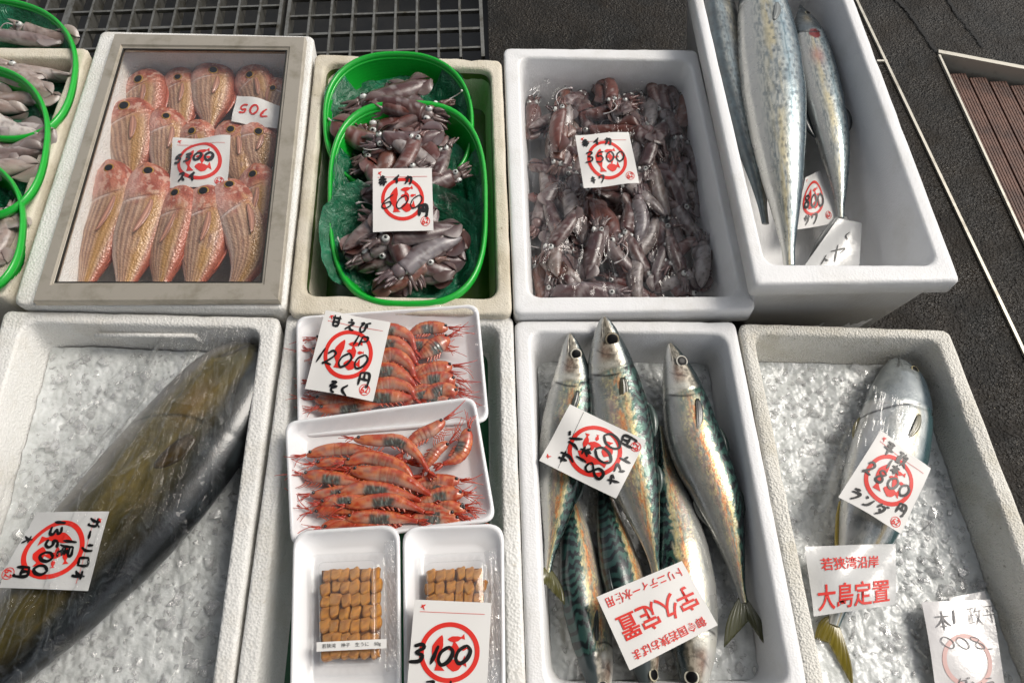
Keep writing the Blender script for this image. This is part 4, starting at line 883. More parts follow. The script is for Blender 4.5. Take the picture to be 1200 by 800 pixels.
# sea urchin
m_uni = M('orange_sea_urchin_roe', attr=True, rough=.3, coat=.4, sss=.2, bumps=[('n', 260, .5, .002), ('n', 900, .3, .0006)])
def tongue(seed):
    g = G(); r = np.random.RandomState(seed); n, m = 14, 12; ph = np.linspace(.05, np.pi-.05, n); th = np.linspace(0, 2*np.pi, m, endpoint=False)
    sq = lambda a: np.sign(a)*np.abs(a)**.6; lump = 1+.22*(fbm(ph[:, None]*2.2+seed, np.cos(th)[None, :]*2+seed, seed+6, 3)-.5); X = lump* np.sin(ph)[:, None]**.4*sq(np.cos(th))*(.47+.06*np.cos(ph)[:, None]); Z = np.sin(ph)[:, None]**.5*sq(np.sin(th))*.30*lump; Y = sq(np.cos(ph))[:, None]*.50*np.ones(m)+.06*np.sin(X*5)
    Z = Z-.1*np.exp(-(X/.12)**2)*(Z > 0)
    f = fbm(X*6+seed, Y*5+0*X, seed, 3); C = mixc(hx('cf8a2c'), hx('a3641c'), smooth(.35, .65, f)); C = mixc(C, hx('c08a3c'), .6*smooth(.45, .6, fbm(X*9+seed, Y*9+0*X, seed+4, 2)))
    g.loft(np.stack([X, Y, Z], -1), True, True, True, C); return g.build('tongue', m_uni, None, True, True, link=False).data
tongues = [tongue(i) for i in range(6)]
def uni_pack(q, z, rows, cols, lab, seed, boxq, labbox, parent_vis):
    Q = ats(q, z); r = np.random.RandomState(seed)
    t = thing('sea_urchin_roe', Vector(Q.mean(0)), lab, 'sea urchin')
    W_ = np.linalg.norm(Q[1]-Q[0])/cols; H_ = np.linalg.norm(Q[3]-Q[0])/rows
    ax = nrm(Q[1]-Q[0]); ang = math.atan2(ax[1], ax[0])
    for i in range(rows):
        for j in range(cols):
            p = bilin(Q, (j+.5+r.normal()*.11)/cols, (i+.5+r.normal()*.07)/rows)
            o = bpy.data.objects.new('tongue', tongues[r.randint(6)]); COL.objects.link(o); o.parent = t
            o.location = Vector(p)-t.location+Vector((0, 0, .002+r.normal()*.0004)); o.rotation_euler = (r.normal()*.12-.16, r.normal()*.12, ang+r.normal()*.16); o.scale = (W_*1.2*r.uniform(.85, 1.15), H_*1.06*r.uniform(.9, 1.1), .017)
    g = G(); lo = ats(q, z-.003); lo2 = shrink(lo, .001); g.prism(lo2[::-1]-np.array((0, 0, .003)), lo2[::-1]+np.array((0, 0, .004))); g.build('roe_bed', m_dunder, t, smooth=False)
    # clear box: flange with crimped edge, raised lid
    B = ats(boxq, z+.001); b = thing('clear_box', Vector(B.mean(0)), labbox, 'plastic box')
    X0 = lambda d, zz: setz(rquad(shrink(B, d), .006, m=26, n=4), z+zz)
    crimp = X0(.005, .0030); k = len(crimp); crimp[:, 2] += .0011*np.sign(np.sin(np.arange(k)*2*np.pi/4+.3))
    g = G(); g.loft(np.array([X0(-.001, -.001), X0(0, .001), crimp, X0(.008, .0015), X0(.0095, .004), X0(.0105, .011), X0(.012, .012)]), True, False, True); g.build('lid', m_clear, b)
    return Q, B, b
m_dunder = M('dark_roe_gap', hx('6e4416'), .5)
U1 = uni_pack([(377, 668), (446, 665), (447, 771), (376, 773)], .207, 7, 6, 'square block of orange sea urchin roe in rows, fully visible, with a white label strip', 3,
   [(364, 650), (452, 646), (455, 790), (366, 793)], 'clear lidded box round the fully visible sea urchin roe, with white label strip', T3)
U2 = uni_pack([(500, 668), (566, 665), (568, 770), (502, 773)], .209, 7, 6, 'block of orange sea urchin roe with only two rows showing above the price card', 4,
   [(490, 650), (578, 646), (581, 790), (492, 793)], 'clear lidded box round the sea urchin roe half covered by a price card', T4)
m_crinkle = film_mat('crumpled_clear_film', gloss=.08, sc=90, st=.9, lo=.06, hi=.8, dist=.006, milky=.05)
def scrunch(pts, w, z, seed, label):
    c = cr(ats(pts, z), 70); T = nrm(np.gradient(c, axis=0)); s = np.cross(T, (0, 0, 1)); j = np.linspace(-1, 1, 14); u = np.linspace(0, 1, 70)
    X = c[:, None]+s[:, None]*(w*(.75+.5*fbm(u*6, 0*u, seed, 2))[:, None]*j)[..., None]
    X[..., 2] += .0045*np.abs(np.sin(u[:, None]*38+j*2+seed*j))*(1-j**2)+.004*(fbm(u[:, None]*14, j*3, seed, 3)-.2)
    g = G(); g.loft(X, False, False, False); return tag(g.build('film_tail', m_crinkle), label, 'plastic film')
scrunch([(456, 634), (458, 690), (459, 740), (461, 786)], .007, .213, 3, 'gathered clear film along the right side of the fully visible sea urchin box')
scrunch([(574, 645), (580, 690), (579, 740), (576, 800)], .007, .215, 5, 'gathered clear film along the right side of the sea urchin box under the price card')

# ------------------------------------------------------------------ glazed lid of the bream box
m_alu = M('dull_grey_aluminium', hx('b4ac9e'), .36, .45, var=(30, hx('98907f'), .5, .75), bumps=[('n', 300, .08, .001)])
m_glass = film_mat('clear_pane', gloss=.015, sc=6, st=.05, lo=.004, hi=.22, dist=.004)
zl = Z1+.011
LO = ats([(134, 39), (358, 43), (327, 352), (38, 353)], zl); LI = ats([(143, 55), (336, 57), (306, 330), (62, 330)], zl)
lid = thing('glazed_lid', Vector(LO.mean(0)-np.array((0, 0, .011))), 'grey framed glazed lid lying on the box of pink sea bream', 'lid')
dn = np.array((0, 0, .011))
for i in range(4):
    a, b, c, d = LO[i], LO[(i+1) % 4], LI[(i+1) % 4], LI[i]
    e = .004*nrm(c-b)+0; f = .004*nrm(d-a)
    g = G(); sec = lambda o_, i_: np.array([o_-dn, o_-dn*.15, o_+(i_-o_)*.06, o_+(i_-o_)*.82, o_+(i_-o_)*.9-dn*.25, o_+(i_-o_)*.95-dn*.25, i_-dn*.3, i_-dn])
    g.loft(np.array([sec(a, d), sec(b, c)]), True, True, True); fr = g.build('frame_rail', m_alu, lid, smooth=False)
m_dark = M('dark_lid_seal', hx('26241f'), .5)
g = G(); g.loft([shrink(LI, -.0002)-dn*.28, shrink(LI, .0022)-dn*.28, shrink(LI, .0022)-dn*.5, shrink(LI, -.0002)-dn*.5, shrink(LI, -.0002)-dn*.28], True); g.build('seal', m_dark, lid, smooth=False)
g = G(); g.prism(shrink(LI, -.001)[::-1]-dn*.62, shrink(LI, -.001)[::-1]-dn*.5); g.build('pane', m_glass, lid, smooth=False)

# ------------------------------------------------------------------ film over the big fish and over the squid heap
m_bag = film_mat('clear_bag_film', gloss=.03, sc=40, st=.5, lo=.0, hi=.42, dist=.008)
m_bag3 = film_mat('clear_squid_film', gloss=.03, sc=26, st=.35, lo=.0, hi=.26, dist=.006)
def drape(label, q, z0, surf_fn, seed, n=150, folds=(), amp=.004, mat=None, name='clear_film', cat='plastic film'):
    Q = ats(q, z0); u = np.linspace(0, 1, n); uu, vv = np.meshgrid(u, u); X = bilin(Q, uu, vv)
    base = surf_fn(X[..., 0], X[..., 1])
    r1 = 1-np.abs(2*fbm(uu*7+seed, vv*3.2, seed, 3)-1); r2 = 1-np.abs(2*fbm(uu*17, vv*5+seed, seed+3, 2)-1)
    X[..., 2] = base+amp*(r1**7*1.8+r2**8*1.1)+.0006
    for (ax, ay, bx, by, wd, hh) in folds:
        A, B = at(ax, ay, z0)[:2], at(bx, by, z0)[:2]; d = B-A; L = np.linalg.norm(d); d /= L
        rx, ry = X[..., 0]-A[0], X[..., 1]-A[1]; s = (rx*d[0]+ry*d[1])/L; dist = rx*-d[1]+ry*d[0]
        X[..., 2] += hh*np.exp(-(dist/wd)**2)*smooth(-.05, .15, s)*smooth(1.05, .85, s)
    g = G(); g.loft(X, False, False, False); return tag(g.build(name, mat or m_bag), label, cat)
def heights_from(objs, x0, x1, y0, y1, base, cell=.004):
    nx, ny = int((x1-x0)/cell)+2, int((y1-y0)/cell)+2; Hh = np.ones((nx, ny))*base
    for o in objs:
        V = np.empty(len(o.data.vertices)*3); o.data.vertices.foreach_get('co', V); V = V.reshape(-1, 3)+np.array(o.location)
        i = np.clip(((V[:, 0]-x0)/cell).astype(int), 0, nx-1); j = np.clip(((V[:, 1]-y0)/cell).astype(int), 0, ny-1); np.maximum.at(Hh, (i, j), V[:, 2])
    for _ in range(3):      # close gaps, then soften like a stretched film
        P = np.pad(Hh, 1, mode='edge'); Hh = np.maximum(Hh, np.max([P[a:a+nx, b:b+ny] for a in range(3) for b in range(3)], axis=0)-.0025)
    for _ in range(3):
        P = np.pad(Hh, 1, mode='edge'); Hh = np.maximum(Hh, np.mean([P[a:a+nx, b:b+ny] for a in range(3) for b in range(3)], axis=0))
    def f(x, y):
        fx = np.clip((x-x0)/cell, 0, nx-1.001); fy = np.clip((y-y0)/cell, 0, ny-1.001); i = fx.astype(int); j = fy.astype(int); a = fx-i; b = fy-j
        return (Hh[i, j]*(1-a)+Hh[i+1, j]*a)*(1-b)+(Hh[i, j+1]*(1-a)+Hh[i+1, j+1]*a)*b
    return f
big = bpy.data.objects['large_yellowtail']
fb = heights_from([big], -.75, -.2, -.35, .4, .117)
drape('crinkled clear film wrapped over the big olive fish', [(216, 396), (300, 410), (300, 560), (-40, 1010), (-60, 640)][:0] or [(150, 400), (302, 398), (205, 900), (-250, 800)], .15, fb, 4, n=230, amp=.0075,
      folds=[(172, 487, 150, 545, .0022, .007), (158, 540, 150, 600, .002, .006), (160, 515, 100, 585, .002, .006), (215, 560, 250, 470, .0022, .007), (150, 660, 200, 560, .0022, .007), (60, 770, 150, 650, .0022, .007), (120, 690, 210, 580, .002, .006), (190, 500, 212, 470, .002, .005), (195, 490, 188, 545, .002, .006), (232, 545, 260, 500, .0018, .005), (225, 575, 262, 540, .0018, .005)])
f3 = lambda x, y: np.maximum(H3.h[np.clip(((x-H3.x0)/H3.c).astype(int), 0, H3.nx-1), np.clip(((y-H3.y0)/H3.c).astype(int), 0, H3.ny-1)], .135)
def f3s(x, y):
    d = .006; return np.mean([f3(x+a*d, y+b*d) for a in (-1.5, -.75, 0, .75, 1.5) for b in (-1.5, -.75, 0, .75, 1.5)], axis=0)+.003
drape('clear film laid over the heap of small squid', [(612, 72), (800, 74), (858, 338), (624, 340)], .16, f3s, 9, n=170, amp=.0032, mat=m_bag3, folds=[(612, 105, 650, 80, .002, .008), (640, 85, 622, 130, .002, .008), (655, 90, 640, 115, .002, .006), (740, 95, 770, 80, .002, .006)])
fish_h = bpy.data.objects['young_yellowtail']
fh = heights_from([fish_h], .25, .65, -.3, .35, .108)
m_bag2 = film_mat('thin_clear_film', gloss=.08, sc=22, st=.4, lo=.015, hi=.45, dist=.008)
drape('thin clear film lying over the belly of the yellow tailed silver fish', [(1000, 455), (1062, 490), (1040, 640), (950, 650)], .14, fh, 14, n=90, amp=.002, mat=m_bag2)
# ------------------------------------------------------------------ price cards and labels
m_paper = M('white_card', hx('dedcd8'), .5, bumps=[('n', 18, .08, .002)], sss=0)
m_paper_wet = M('wet_translucent_paper', hx('cfcfcd'), .25, coat=.4, alpha=.86, bumps=[('n', 30, .3, .004)])
m_red = M('red_print', hx('d5281c'), .5)
m_ink = M('black_marker_ink', hx('0d0d0e'), .4)
m_grey_ink = M('ink_showing_through', hx('6e6c6e'), .5)
m_pink = M('faint_red_print', hx('d9b3ad'), .5)
ST = {  # marker strokes, unit square, y down
 '0': [[(.5, .02), (.15, .3), (.12, .7), (.42, .97), (.8, .75), (.9, .3), (.6, .03), (.42, .06)]], '1': [[(.55, .0), (.42, 1.0)]],
 '2': [[(.15, .25), (.45, .02), (.8, .2), (.6, .55), (.12, .95), (.3, .85), (.9, .95)]], '3': [[(.15, .12), (.6, .02), (.8, .2), (.4, .45), (.85, .6), (.75, .9), (.1, .95)]],
 '5': [[(.3, .1), (.25, .45), (.6, .4), (.85, .65), (.6, .95), (.1, .92)], [(.3, .1), (.9, .02)]], '6': [[(.7, .0), (.25, .4), (.12, .8), (.45, 1.0), (.85, .8), (.65, .52), (.2, .68)]],
 '8': [[(.75, .1), (.4, .02), (.25, .25), (.75, .65), (.65, .97), (.25, .9), (.3, .6), (.8, .25), (.72, .1)]], 'P': [[(.25, .05), (.2, 1.0)], [(.22, .08), (.8, .1), (.8, .45), (.25, .55)]],
 '円': [[(.12, .05), (.1, 1.0)], [(.1, .07), (.9, .05), (.92, .98), (.75, .9)], [(.5, .05), (.5, .5)], [(.12, .5), (.9, .5)]],
 '赤': [[(.2, .18), (.8, .15)], [(.5, .0), (.5, .42)], [(.02, .42), (.98, .38)], [(.4, .45), (.36, .75), (.2, .98)], [(.62, .42), (.62, .95), (.52, .9)], [(.2, .58), (.1, .8)], [(.8, .55), (.95, .75)]],
 'イ': [[(.85, .0), (.5, .35), (.05, .6)], [(.55, .32), (.53, 1.0)]], 'カ': [[(.08, .3), (.9, .25), (.82, .95), (.65, .85)], [(.5, .0), (.42, .5), (.08, .98)]],
 '甘': [[(.02, .25), (.98, .22)], [(.22, .0), (.24, .98)], [(.76, .0), (.76, .98)], [(.24, .58), (.76, .56)], [(.24, .93), (.76, .91)]],
 'え': [[(.4, .0), (.65, .12)], [(.18, .32), (.8, .28), (.45, .62), (.02, .98)], [(.45, .62), (.6, .9), (.98, .93)]], 'び': [[(.05, .18), (.4, .12), (.1, .55), (.25, .95), (.6, .75), (.65, .15), (.85, .5)], [(.85, .0), (.92, .14)], [(.98, -.02), (1.05, .12)]],
 'そ': [[(.2, .05), (.8, .05), (.15, .45), (.95, .4), (.45, .6), (.45, .88), (.8, .97)]], 'く': [[(.75, .0), (.2, .48), (.8, 1.0)]],
 'キ': [[(.15, .3), (.85, .22)], [(.05, .62), (.95, .52)], [(.42, .0), (.62, 1.0)]], 'ワ': [[(.15, .05), (.12, .4)], [(.15, .08), (.88, .05), (.7, .6), (.35, 1.0)]],
 'サ': [[(.02, .3), (.98, .27)], [(.3, .02), (.3, .62)], [(.72, .0), (.7, .55), (.4, 1.0)]], 'バ': [[(.35, .15), (.25, .6), (.02, .95)], [(.6, .1), (.75, .5), (.95, .9)], [(.85, -.05), (.92, .1)], [(1.0, -.1), (1.07, .05)]],
 '本': [[(.05, .3), (.95, .28)], [(.5, .0), (.5, 1.0)], [(.5, .3), (.3, .6), (.02, .8)], [(.5, .3), (.7, .58), (.98, .78)], [(.3, .78), (.7, .76)]],
 'ヤ': [[(.05, .42), (.92, .2), (.7, .5)], [(.32, .02), (.6, 1.0)]], 'マ': [[(.05, .15), (.92, .12), (.5, .6)], [(.3, .48), (.62, .9)]], 'ト': [[(.35, .0), (.35, 1.0)], [(.36, .35), (.85, .6)]],
 '平': [[(.12, .1), (.88, .06)], [(.28, .22), (.36, .42)], [(.74, .2), (.62, .4)], [(.0, .55), (1.0, .5)], [(.5, .08), (.5, 1.0)]],
 '政': [[(.02, .12), (.48, .08)], [(.28, .1), (.28, .85)], [(.28, .45), (.45, .43)], [(.1, .4), (.1, .85)], [(.0, .9), (.48, .8)], [(.68, .0), (.5, .35)], [(.6, .25), (.98, .2)], [(.88, .22), (.75, .6), (.5, .98)], [(.6, .35), (.75, .7), (1.0, .98)]],
 'ラ': [[(.2, .1), (.8, .06)], [(.1, .38), (.9, .33), (.7, .7), (.3, 1.0)]], 'ン': [[(.1, .15), (.32, .32)], [(.08, .92), (.55, .75), (.95, .2)]], 'ダ': [[(.35, .0), (.05, .45)], [(.3, .2), (.8, .18), (.6, .65), (.15, 1.0)], [(.3, .45), (.6, .65)], [(.88, -.02), (.95, .1)], [(1.02, -.06), (1.08, .06)]],
 'リ': [[(.2, .05), (.2, .55)], [(.75, .0), (.75, .55), (.4, 1.0)]], 'ロ': [[(.1, .1), (.12, .95)], [(.1, .12), (.88, .1), (.86, .95)], [(.12, .88), (.86, .86)]], 'オ': [[(.05, .3), (.95, .27)], [(.6, .0), (.6, .98), (.45, .9)], [(.58, .3), (.35, .65), (.05, .85)]],
 'ガ': [[(.08, .3), (.9, .25), (.82, .95), (.65, .85)], [(.5, .0), (.42, .5), (.08, .98)], [(.95, -.05), (1.0, .08)]], 'ー': [[(.05, .5), (.95, .48)]],
 '尾': [[(.15, .05), (.85, .05), (.82, .25), (.18, .27)], [(.17, .06), (.15, .6), (.0, .98)], [(.75, .32), (.35, .42)], [(.28, .56), (.85, .5)], [(.25, .74), (.9, .66)], [(.55, .36), (.55, .88), (.65, .97), (1.0, .92)]],
 'ス': [[(.12, .1), (.85, .08), (.5, .6), (.05, .98)], [(.5, .52), (.95, .95)]], '大': [[(.05, .35), (.95, .32)], [(.5, .0), (.45, .5), (.05, 1.0)], [(.5, .4), (.95, .98)]], '7': [[(.1, .1), (.85, .05), (.45, 1.0)]], 'タ': [[(.35, .0), (.05, .45)], [(.3, .2), (.85, .18), (.6, .65), (.15, 1.0)], [(.3, .45), (.62, .65)]],
}
class Card:
    """a thin sheet with corners at photo pixels, bent a little; marks are laid on its face"""
    def __init__(s, label, cat, q, z, aspect, bend=.002, twist=0.0, mat=None, name='price_card', seed=1, thick=.0004):
        zz = [z]*4 if np.isscalar(z) else z; s.Q = np.array([at(p[0], p[1], h) for p, h in zip(q, zz)]); s.a = aspect; s.b = bend; s.tw = twist; s.seed = seed
        s.n = nrm(np.cross(s.Q[1]-s.Q[0], s.Q[0]-s.Q[3])); s.n = s.n if s.n[2] > 0 else -s.n
        u = np.linspace(0, 1, 44); uu, vv = np.meshgrid(u, u); top = s.map(uu, vv*aspect); bot = s.map(uu, vv*aspect, -thick)
        g = G(); n = 44; g.loft(top, False, False, False); g.loft(bot, False, False, False)
        e = [(0, j) for j in range(n)]+[(i, n-1) for i in range(1, n)]+[(n-1, j) for j in range(n-2, -1, -1)]+[(i, 0) for i in range(n-2, 0, -1)]
        g.loft(np.array([[top[i, j] for i, j in e], [bot[i, j] for i, j in e]]), True)
        s.o = g.build(name, mat or m_paper); tag(s.o, label, cat)
    def map(s, x, y, lift=0.0):
        x = np.asarray(x, float); y = np.asarray(y, float); v = y/s.a
        P = bilin(s.Q, x, v); k = s.b*(np.sin(np.pi*x)*.6+.7*np.sin(np.pi*v)) + s.tw*np.sin(x*2*np.pi+s.seed)*np.sin(v*np.pi*1.3+s.seed) + .35*s.b*np.sin(x*7+v*5+s.seed)
        return P+s.n*(k+lift)[..., None]
    def ribbon(s, g, pts, w, lift=.0007, closed=False, taper=True, n=None):
        p = cr(pts, n or max(8, 6*len(pts))) if len(pts) > 2 else cr(pts, 8); T = nrm(np.gradient(p, axis=0)); N = np.stack([-T[:, 1], T[:, 0]], 1); k = len(p); u = np.linspace(0, 1, k)
        ww = w*(.75+.25*np.sin(np.pi*u)+.15*np.sin(u*9+len(pts))) if taper else w*np.ones(k)
        if taper: ww[0] *= .55; ww[-1] *= .45
        L, Rr = p-N*ww[:, None]/2, p+N*ww[:, None]/2
        g.loft(np.stack([s.map(L[:, 0], L[:, 1], lift), s.map(p[:, 0], p[:, 1], lift), s.map(Rr[:, 0], Rr[:, 1], lift)], 1), False)
    def write(s, g, txt, x, y, size, w=.03, rot=0.0, step=1.0, sy=1.0, slant=0.0, mirror=False, lift=.0011):
        c, sn = math.cos(rot), math.sin(rot); cx = 0
        for i, ch in enumerate(txt):
            jit = math.sin(i*2.3+len(txt)+x*9)*.06
            for st in ST.get(ch, []):
                pp = [((cx+(px-slant*(py-.5))*size*.82), (py+jit)*size*sy) for px, py in st]
                if mirror: pp = [(-a, b) for a, b in pp]
                s.ribbon(g, [(x+a*c-b*sn, y+a*sn+b*c) for a, b in pp], w, lift)
            cx += size*step*(.62 if ch == '1' else 1)
    def ring(s, g, cx, cy, r0, r1, lift=.0005, n=64):
        t = np.linspace(0, 2*np.pi, n, endpoint=False); R = []
        for r in np.linspace(r0, r1, 3): R.append(s.map(cx+r*np.cos(t), cy+r*np.sin(t), lift))
        g.loft(np.array(R), True)
    def fishmark(s, g, a, b, w, bend=0.0, tail=True, lift=.0006):
        a = np.array(a); b = np.array(b); u = np.linspace(0, 1, 20); d = b-a; n = np.array((-d[1], d[0])); p = a+d*u[:, None]+n*(bend*np.sin(np.pi*u))[:, None]
        h = w*np.interp(u, [0, .08, .3, .6, .8, .82, 1], [.05, .45, 1, .8, .25, .25, .95 if tail else .1])/2; nn = n/np.linalg.norm(n)
        g.loft(np.stack([s.map(*(p-nn*h[:, None]).T, lift), s.map(*p.T, lift), s.map(*(p+nn*h[:, None]).T, lift)], 1), False)
    def emblem(s, cx=.5, cy=.52, R=.36, num=(.86, 1.02), line=True):
        g = G(); s.ring(g, cx, cy, R*.84, R)
        k = R/.36; f = lambda x, y: (cx+x*k, cy+y*k)
        s.fishmark(g, f(-.10, -.20), f(-.10, .22), .13*k, .12)
        s.fishmark(g, f(-.03, -.15), f(.17, -.19), .075*k, .05); s.fishmark(g, f(-.03, -.04), f(.09, -.06), .055*k, .0); s.fishmark(g, f(.13, -.04), f(.22, -.06), .05*k)
        s.fishmark(g, f(.05, -.13), f(.07, .12), .085*k, -.06, tail=False); s.fishmark(g, f(-.03, .15), f(.20, .10), .15*k, .10)
        if num:
            s.ring(g, num[0], num[1], .068, .078, n=32)
            s.write(g, '62', num[0]-.052, num[1]-.045, .06, .017, step=.92, sy=1.5, lift=.0007)
        s.ribbon(g, [(.09, .10), (.15, .06)], .02); s.ribbon(g, [(.10, .06), (.14, .13)], .014)
        if line: s.ribbon(g, [(.08, .155), (.92, .155)], .006, .0005, taper=False)
        g.build('red_emblem', m_red, s.o)
    def ink(s, items, mat=None, name='handwriting'):
        g = G()
        for it in items: s.write(g, *it[:4], **(it[4] if len(it) > 4 else {}))
        g.build(name, mat or m_ink, s.o)
    def prnt(s, items, mat=None, name='printed_text'):
        """items: text, x, y, width, height, rot"""
        g = G()
        for txt, x, y, w, h, bold in items:
            cu = bpy.data.curves.new('t', 'FONT'); cu.body = txt; cu.size = 1; cu.offset = bold; cu.resolution_u = 4
            ob = bpy.data.objects.new('t', cu); COL.objects.link(ob); bpy.context.view_layer.update()
            me = bpy.data.meshes.new_from_object(ob.evaluated_get(bpy.context.evaluated_depsgraph_get()))
            V = np.array([v.co[:2] for v in me.vertices]) if len(me.vertices) else np.zeros((0, 2)); F = [tuple(p.vertices) for p in me.polygons]
            bpy.data.objects.remove(ob); bpy.data.curves.remove(cu); bpy.data.meshes.remove(me)
            if not len(V): continue
            lo, hi = V.min(0), V.max(0); V = (V-lo)/(hi-lo)
            g.add(s.map(x+V[:, 0]*w, y+(1-V[:, 1])*h, np.full(len(V), .0009)), F)
        g.build(name, mat or m_red, s.o)
W1 = .055
c = Card('white price card marked 5300 with red ring, inside the glazed sea bream box', 'price card', [(204, 163), (271, 160), (266, 219), (197, 221)], [.164, .172, .164, .158], 1.0, .004, .003, seed=2)
c.emblem(.5, .5, .38, (.86, .88)); c.ink([('5300', .06, .36, .17, dict(w=.05, step=1.08, slant=.2)), ('スイ', .18, .76, .15, dict(w=.045, step=1.25))])
c = Card('crumpled white slip with upside down red figures in the glazed sea bream box', 'price slip', [(326, 152), (272, 144), (277, 111), (330, 124)], [.158, .16, .165, .158], .75, .004, .004, seed=5, name='price_slip')
c.ink([('705', .2, .25, .24, dict(w=.045, step=1.0, slant=.2))], m_red)
zB = max(HB3.z(*at(x, y, .22)[:2]) for x in (440, 455, 472, 490, 505) for y in (200, 215, 235, 255, 270))+.009
c = Card('white price card marked 600 on the green baskets of squid', 'price card', [(437, 198), (506, 197), (508, 270), (437, 272)], [zB+.003, zB+.003, zB, zB], 1.05, .001, seed=1)
c.emblem(.5, .53, .36, (.87, .90)); c.ink([('赤', .10, .12, .17, dict(w=.04)), ('イカ', .34, .13, .15, dict(w=.04, step=1.3)), ('600', .16, .47, .24, dict(w=.022, step=.98, slant=.5, sy=.95)), ('円', .76, .63, .18, dict(w=.055))])
c = Card('white price card marked 3500 on the heap of small squid', 'price card', [(674, 159), (737, 155), (749, 215), (684, 221)], [.187, .187, .183, .183], 1.0, .0025, .0015, seed=3)
c.emblem(.5, .53, .36, (.86, .86)); c.ink([('赤イカ', .10, .10, .15, dict(w=.04, step=1.35)), ('3500', .10, .38, .20, dict(w=.028, step=.95, slant=.2)), ('キワ', .14, .82, .12, dict(w=.03, step=1.3))])
c = Card('white price card marked 1200 on the rear shrimp tray', 'price card', [(382, 364), (458, 378), (437, 470), (357, 455)], [.206, .206, .206, .202], 1.15, .002, .001, seed=1)
c.emblem(.5, .58, .36, (.85, 1.02)); c.ink([('甘えび', .14, .06, .17, dict(w=.034, step=1.25)), ('1P', .50, .27, .17, dict(w=.03, step=1.0, slant=.2)), ('1200', .02, .56, .22, dict(w=.032, step=1.05, slant=.35)), ('円', .73, .78, .19, dict(w=.035)), ('そく', .34, 1.0, .15, dict(w=.036, step=1.2))])
c = Card('wet white price card with 13500 written sideways on the big olive fish', 'price card', [(128, 599), (103, 692), (-2, 688), (42, 600)], [.196, .190, .186, .190], 1.05, .002, .0015, seed=4, mat=m_paper_wet)
c.emblem(.5, .56, .38, (.82, 1.0)); c.ink([('ガーリロオ', .08, .07, .15, dict(w=.035, step=1.12)), ('1尾', .32, .30, .19, dict(w=.035, step=1.0)), ('13500', .08, .53, .17, dict(w=.04, step=1.0)), ('円', .72, .74, .17, dict(w=.04)), ('大', .32, .9, .13, dict(w=.03))])
c = Card('tilted white price card marked 800 on the head up mackerel', 'price card', [(632, 540), (668, 474), (757, 516), (722, 584)], [.172, .178, .178, .174], 1.25, .003, .0015, seed=2)
c.emblem(.5, .66, .40, (.84, 1.16), line=False); c.ink([('サバ', .12, .22, .24, dict(w=.042, step=1.12)), ('1本', .22, .46, .18, dict(w=.035, step=1.2)), ('800', .10, .66, .29, dict(w=.04, step=.92, slant=.15)), ('円', .78, .92, .20, dict(w=.04)), ('ヤマト', .14, 1.02, .18, dict(w=.035, step=1.05))])
g = G(); c.ribbon(g, [(.02, .30), (.98, .24)], .005, taper=False); g.build('printed_line', m_ink, c.o)
c = Card('tilted white price card marked 2800 on the yellow tailed silver fish', 'price card', [(1031, 504), (1090, 549), (1056, 625), (983, 582)], [.182, .177, .172, .179], 1.15, .003, .001, seed=1)
c.emblem(.5, .56, .38, (.86, 1.04)); c.ink([('平政', .18, .06, .22, dict(w=.035, step=1.2)), ('1本', .32, .28, .17, dict(w=.035, step=1.1)), ('2800', .08, .48, .20, dict(w=.035, step=1.0, slant=.1)), ('円', .78, .74, .17, dict(w=.035)), ('ランダ', .10, .92, .18, dict(w=.035, step=1.15))])
c = Card('white price card marked 3100 leaning on the right sea urchin box', 'price card', [(486, 702), (576, 706), (570, 818), (476, 815)], [.234, .234, .226, .226], 1.22, .0008, seed=1)
c.emblem(.5, .66, .385, (.84, 1.12)); c.ink([('3100', .0, .58, .24, dict(w=.05, step=.92, slant=.3)), ('ス', .22, 1.02, .16, dict(w=.035)), ('ト', .5, 1.02, .16, dict(w=.035))])
c = Card('white label with upside down red lettering on the head down mackerel', 'label', [(841, 732), (738, 785), (699, 699), (799, 657)], [.168, .170, .174, .174], .85, .0015, seed=2, name='name_label')
c.prnt([('御食国若狭おばま', .09, .05, .82, .12, .01), ('宇久定置', .06, .27, .86, .30, .014), ('トリニティー水使用', .07, .68, .86, .12, .01)])
c = Card('wet white label with red lettering round the tail of the yellow tailed fish', 'label', [(943, 640), (1050, 637), (1048, 708), (953, 722)], [.152, .148, .140, .146], .72, .004, .002, seed=3, name='name_label', mat=m_paper_wet)
c.prnt([('若狭湾沿岸', .14, .13, .66, .14, .012), ('大島定置', .06, .41, .86, .27, .014)])
m_slip = M('wet_white_slip', hx('d6d3d2'), .25, coat=.5, bumps=[('n', 25, .35, .004)])
Card('small blank corner of paper behind the slip with faint reversed writing', 'paper slip', [(1112, 700), (1154, 692), (1160, 720), (1116, 730)], .118, .6, .001, mat=m_slip, name='paper_slip')
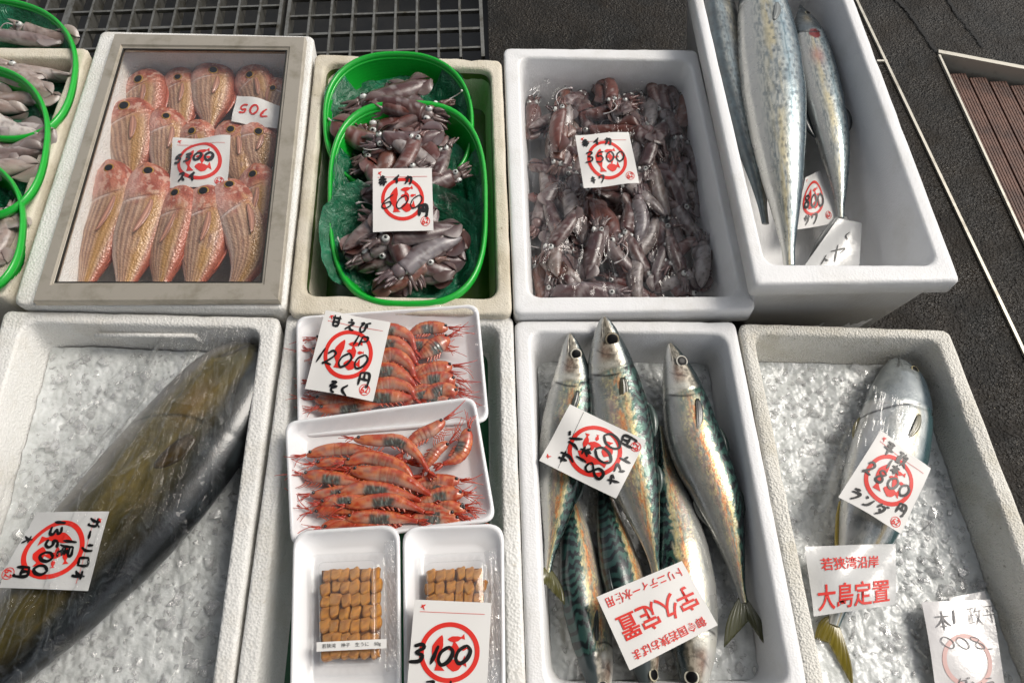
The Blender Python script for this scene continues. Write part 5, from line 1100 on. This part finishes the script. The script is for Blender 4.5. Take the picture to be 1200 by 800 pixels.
c = Card('wet slip lying face down on ice with faint reversed writing, bottom right', 'paper slip', [(1080, 705), (1160, 702), (1182, 830), (1100, 832)], [.126, .124, .120, .122], 1.45, .003, .002, seed=6, mat=m_slip, name='paper_slip')
c.ink([('本', .12, .12, .28, dict(w=.022, mirror=False)), ('1', .33, .14, .2, dict(w=.03)), ('政平', .62, .08, .26, dict(w=.012, step=.9)), ('008', .15, .50, .24, dict(w=.014, step=.92, slant=-.6, sy=.7)), ('ー', .82, .62, .1, dict(w=.014)), ('ダンラ', .30, 1.05, .2, dict(w=.016, step=.95))], m_grey_ink)
g = G(); c.ring(g, .5, .82, .30, .36); g.build('faint_ring', m_pink, c.o)
c = Card('white price card wedged between the two right hand fish in the tall box', 'price card', [(944, 208), (962, 200), (980, 262), (930, 270)], [.165, .165, .16, .16], 1.1, .002, seed=3)
c.emblem(.45, .52, .36, (.85, .92), line=False); c.ink([('800', .12, .45, .26, dict(w=.05, step=.9)), ('サワ', .2, .85, .2, dict(w=.04))])
c = Card('translucent wet slip lying across the tail of the small spotted fish', 'paper slip', [(982, 256), (1010, 262), (1006, 318), (938, 318)], [.175, .172, .168, .168], 1.2, .002, seed=2, mat=m_paper_wet, name='paper_slip')
c.ink([('ヤ', .32, .62, .4, dict(w=.03)), ('く', .5, .30, .18, dict(w=.03)), ('ト', .22, .85, .22, dict(w=.03))])
c = Card('white strip label on the fully visible sea urchin box lid', 'label', [(371, 752), (453, 748), (453, 759), (371, 763)], .2215, .135, .0002, name='strip_label')
c.prnt([('若狭湾　神子　生うに　50g', .08, .03, .84, .072, .0)], m_ink)

rs = np.random.RandomState(4); V = nrm(rs.normal(size=(14, 3)))*np.array((.007, .011, .006)); bm = bmesh.new()
bmesh.ops.convex_hull(bm, input=[bm.verts.new(v) for v in V]); bm.verts.index_update(); g = G(); g.add([np.array(v.co)+at(1023, 236, .135) for v in bm.verts], [tuple(v.index for v in f.verts) for f in bm.faces]); bm.free()
tag(g.build('ice_chunk', m_chip, smooth=False), 'single clear lump of ice on the bare floor of the tall box', 'ice lump')
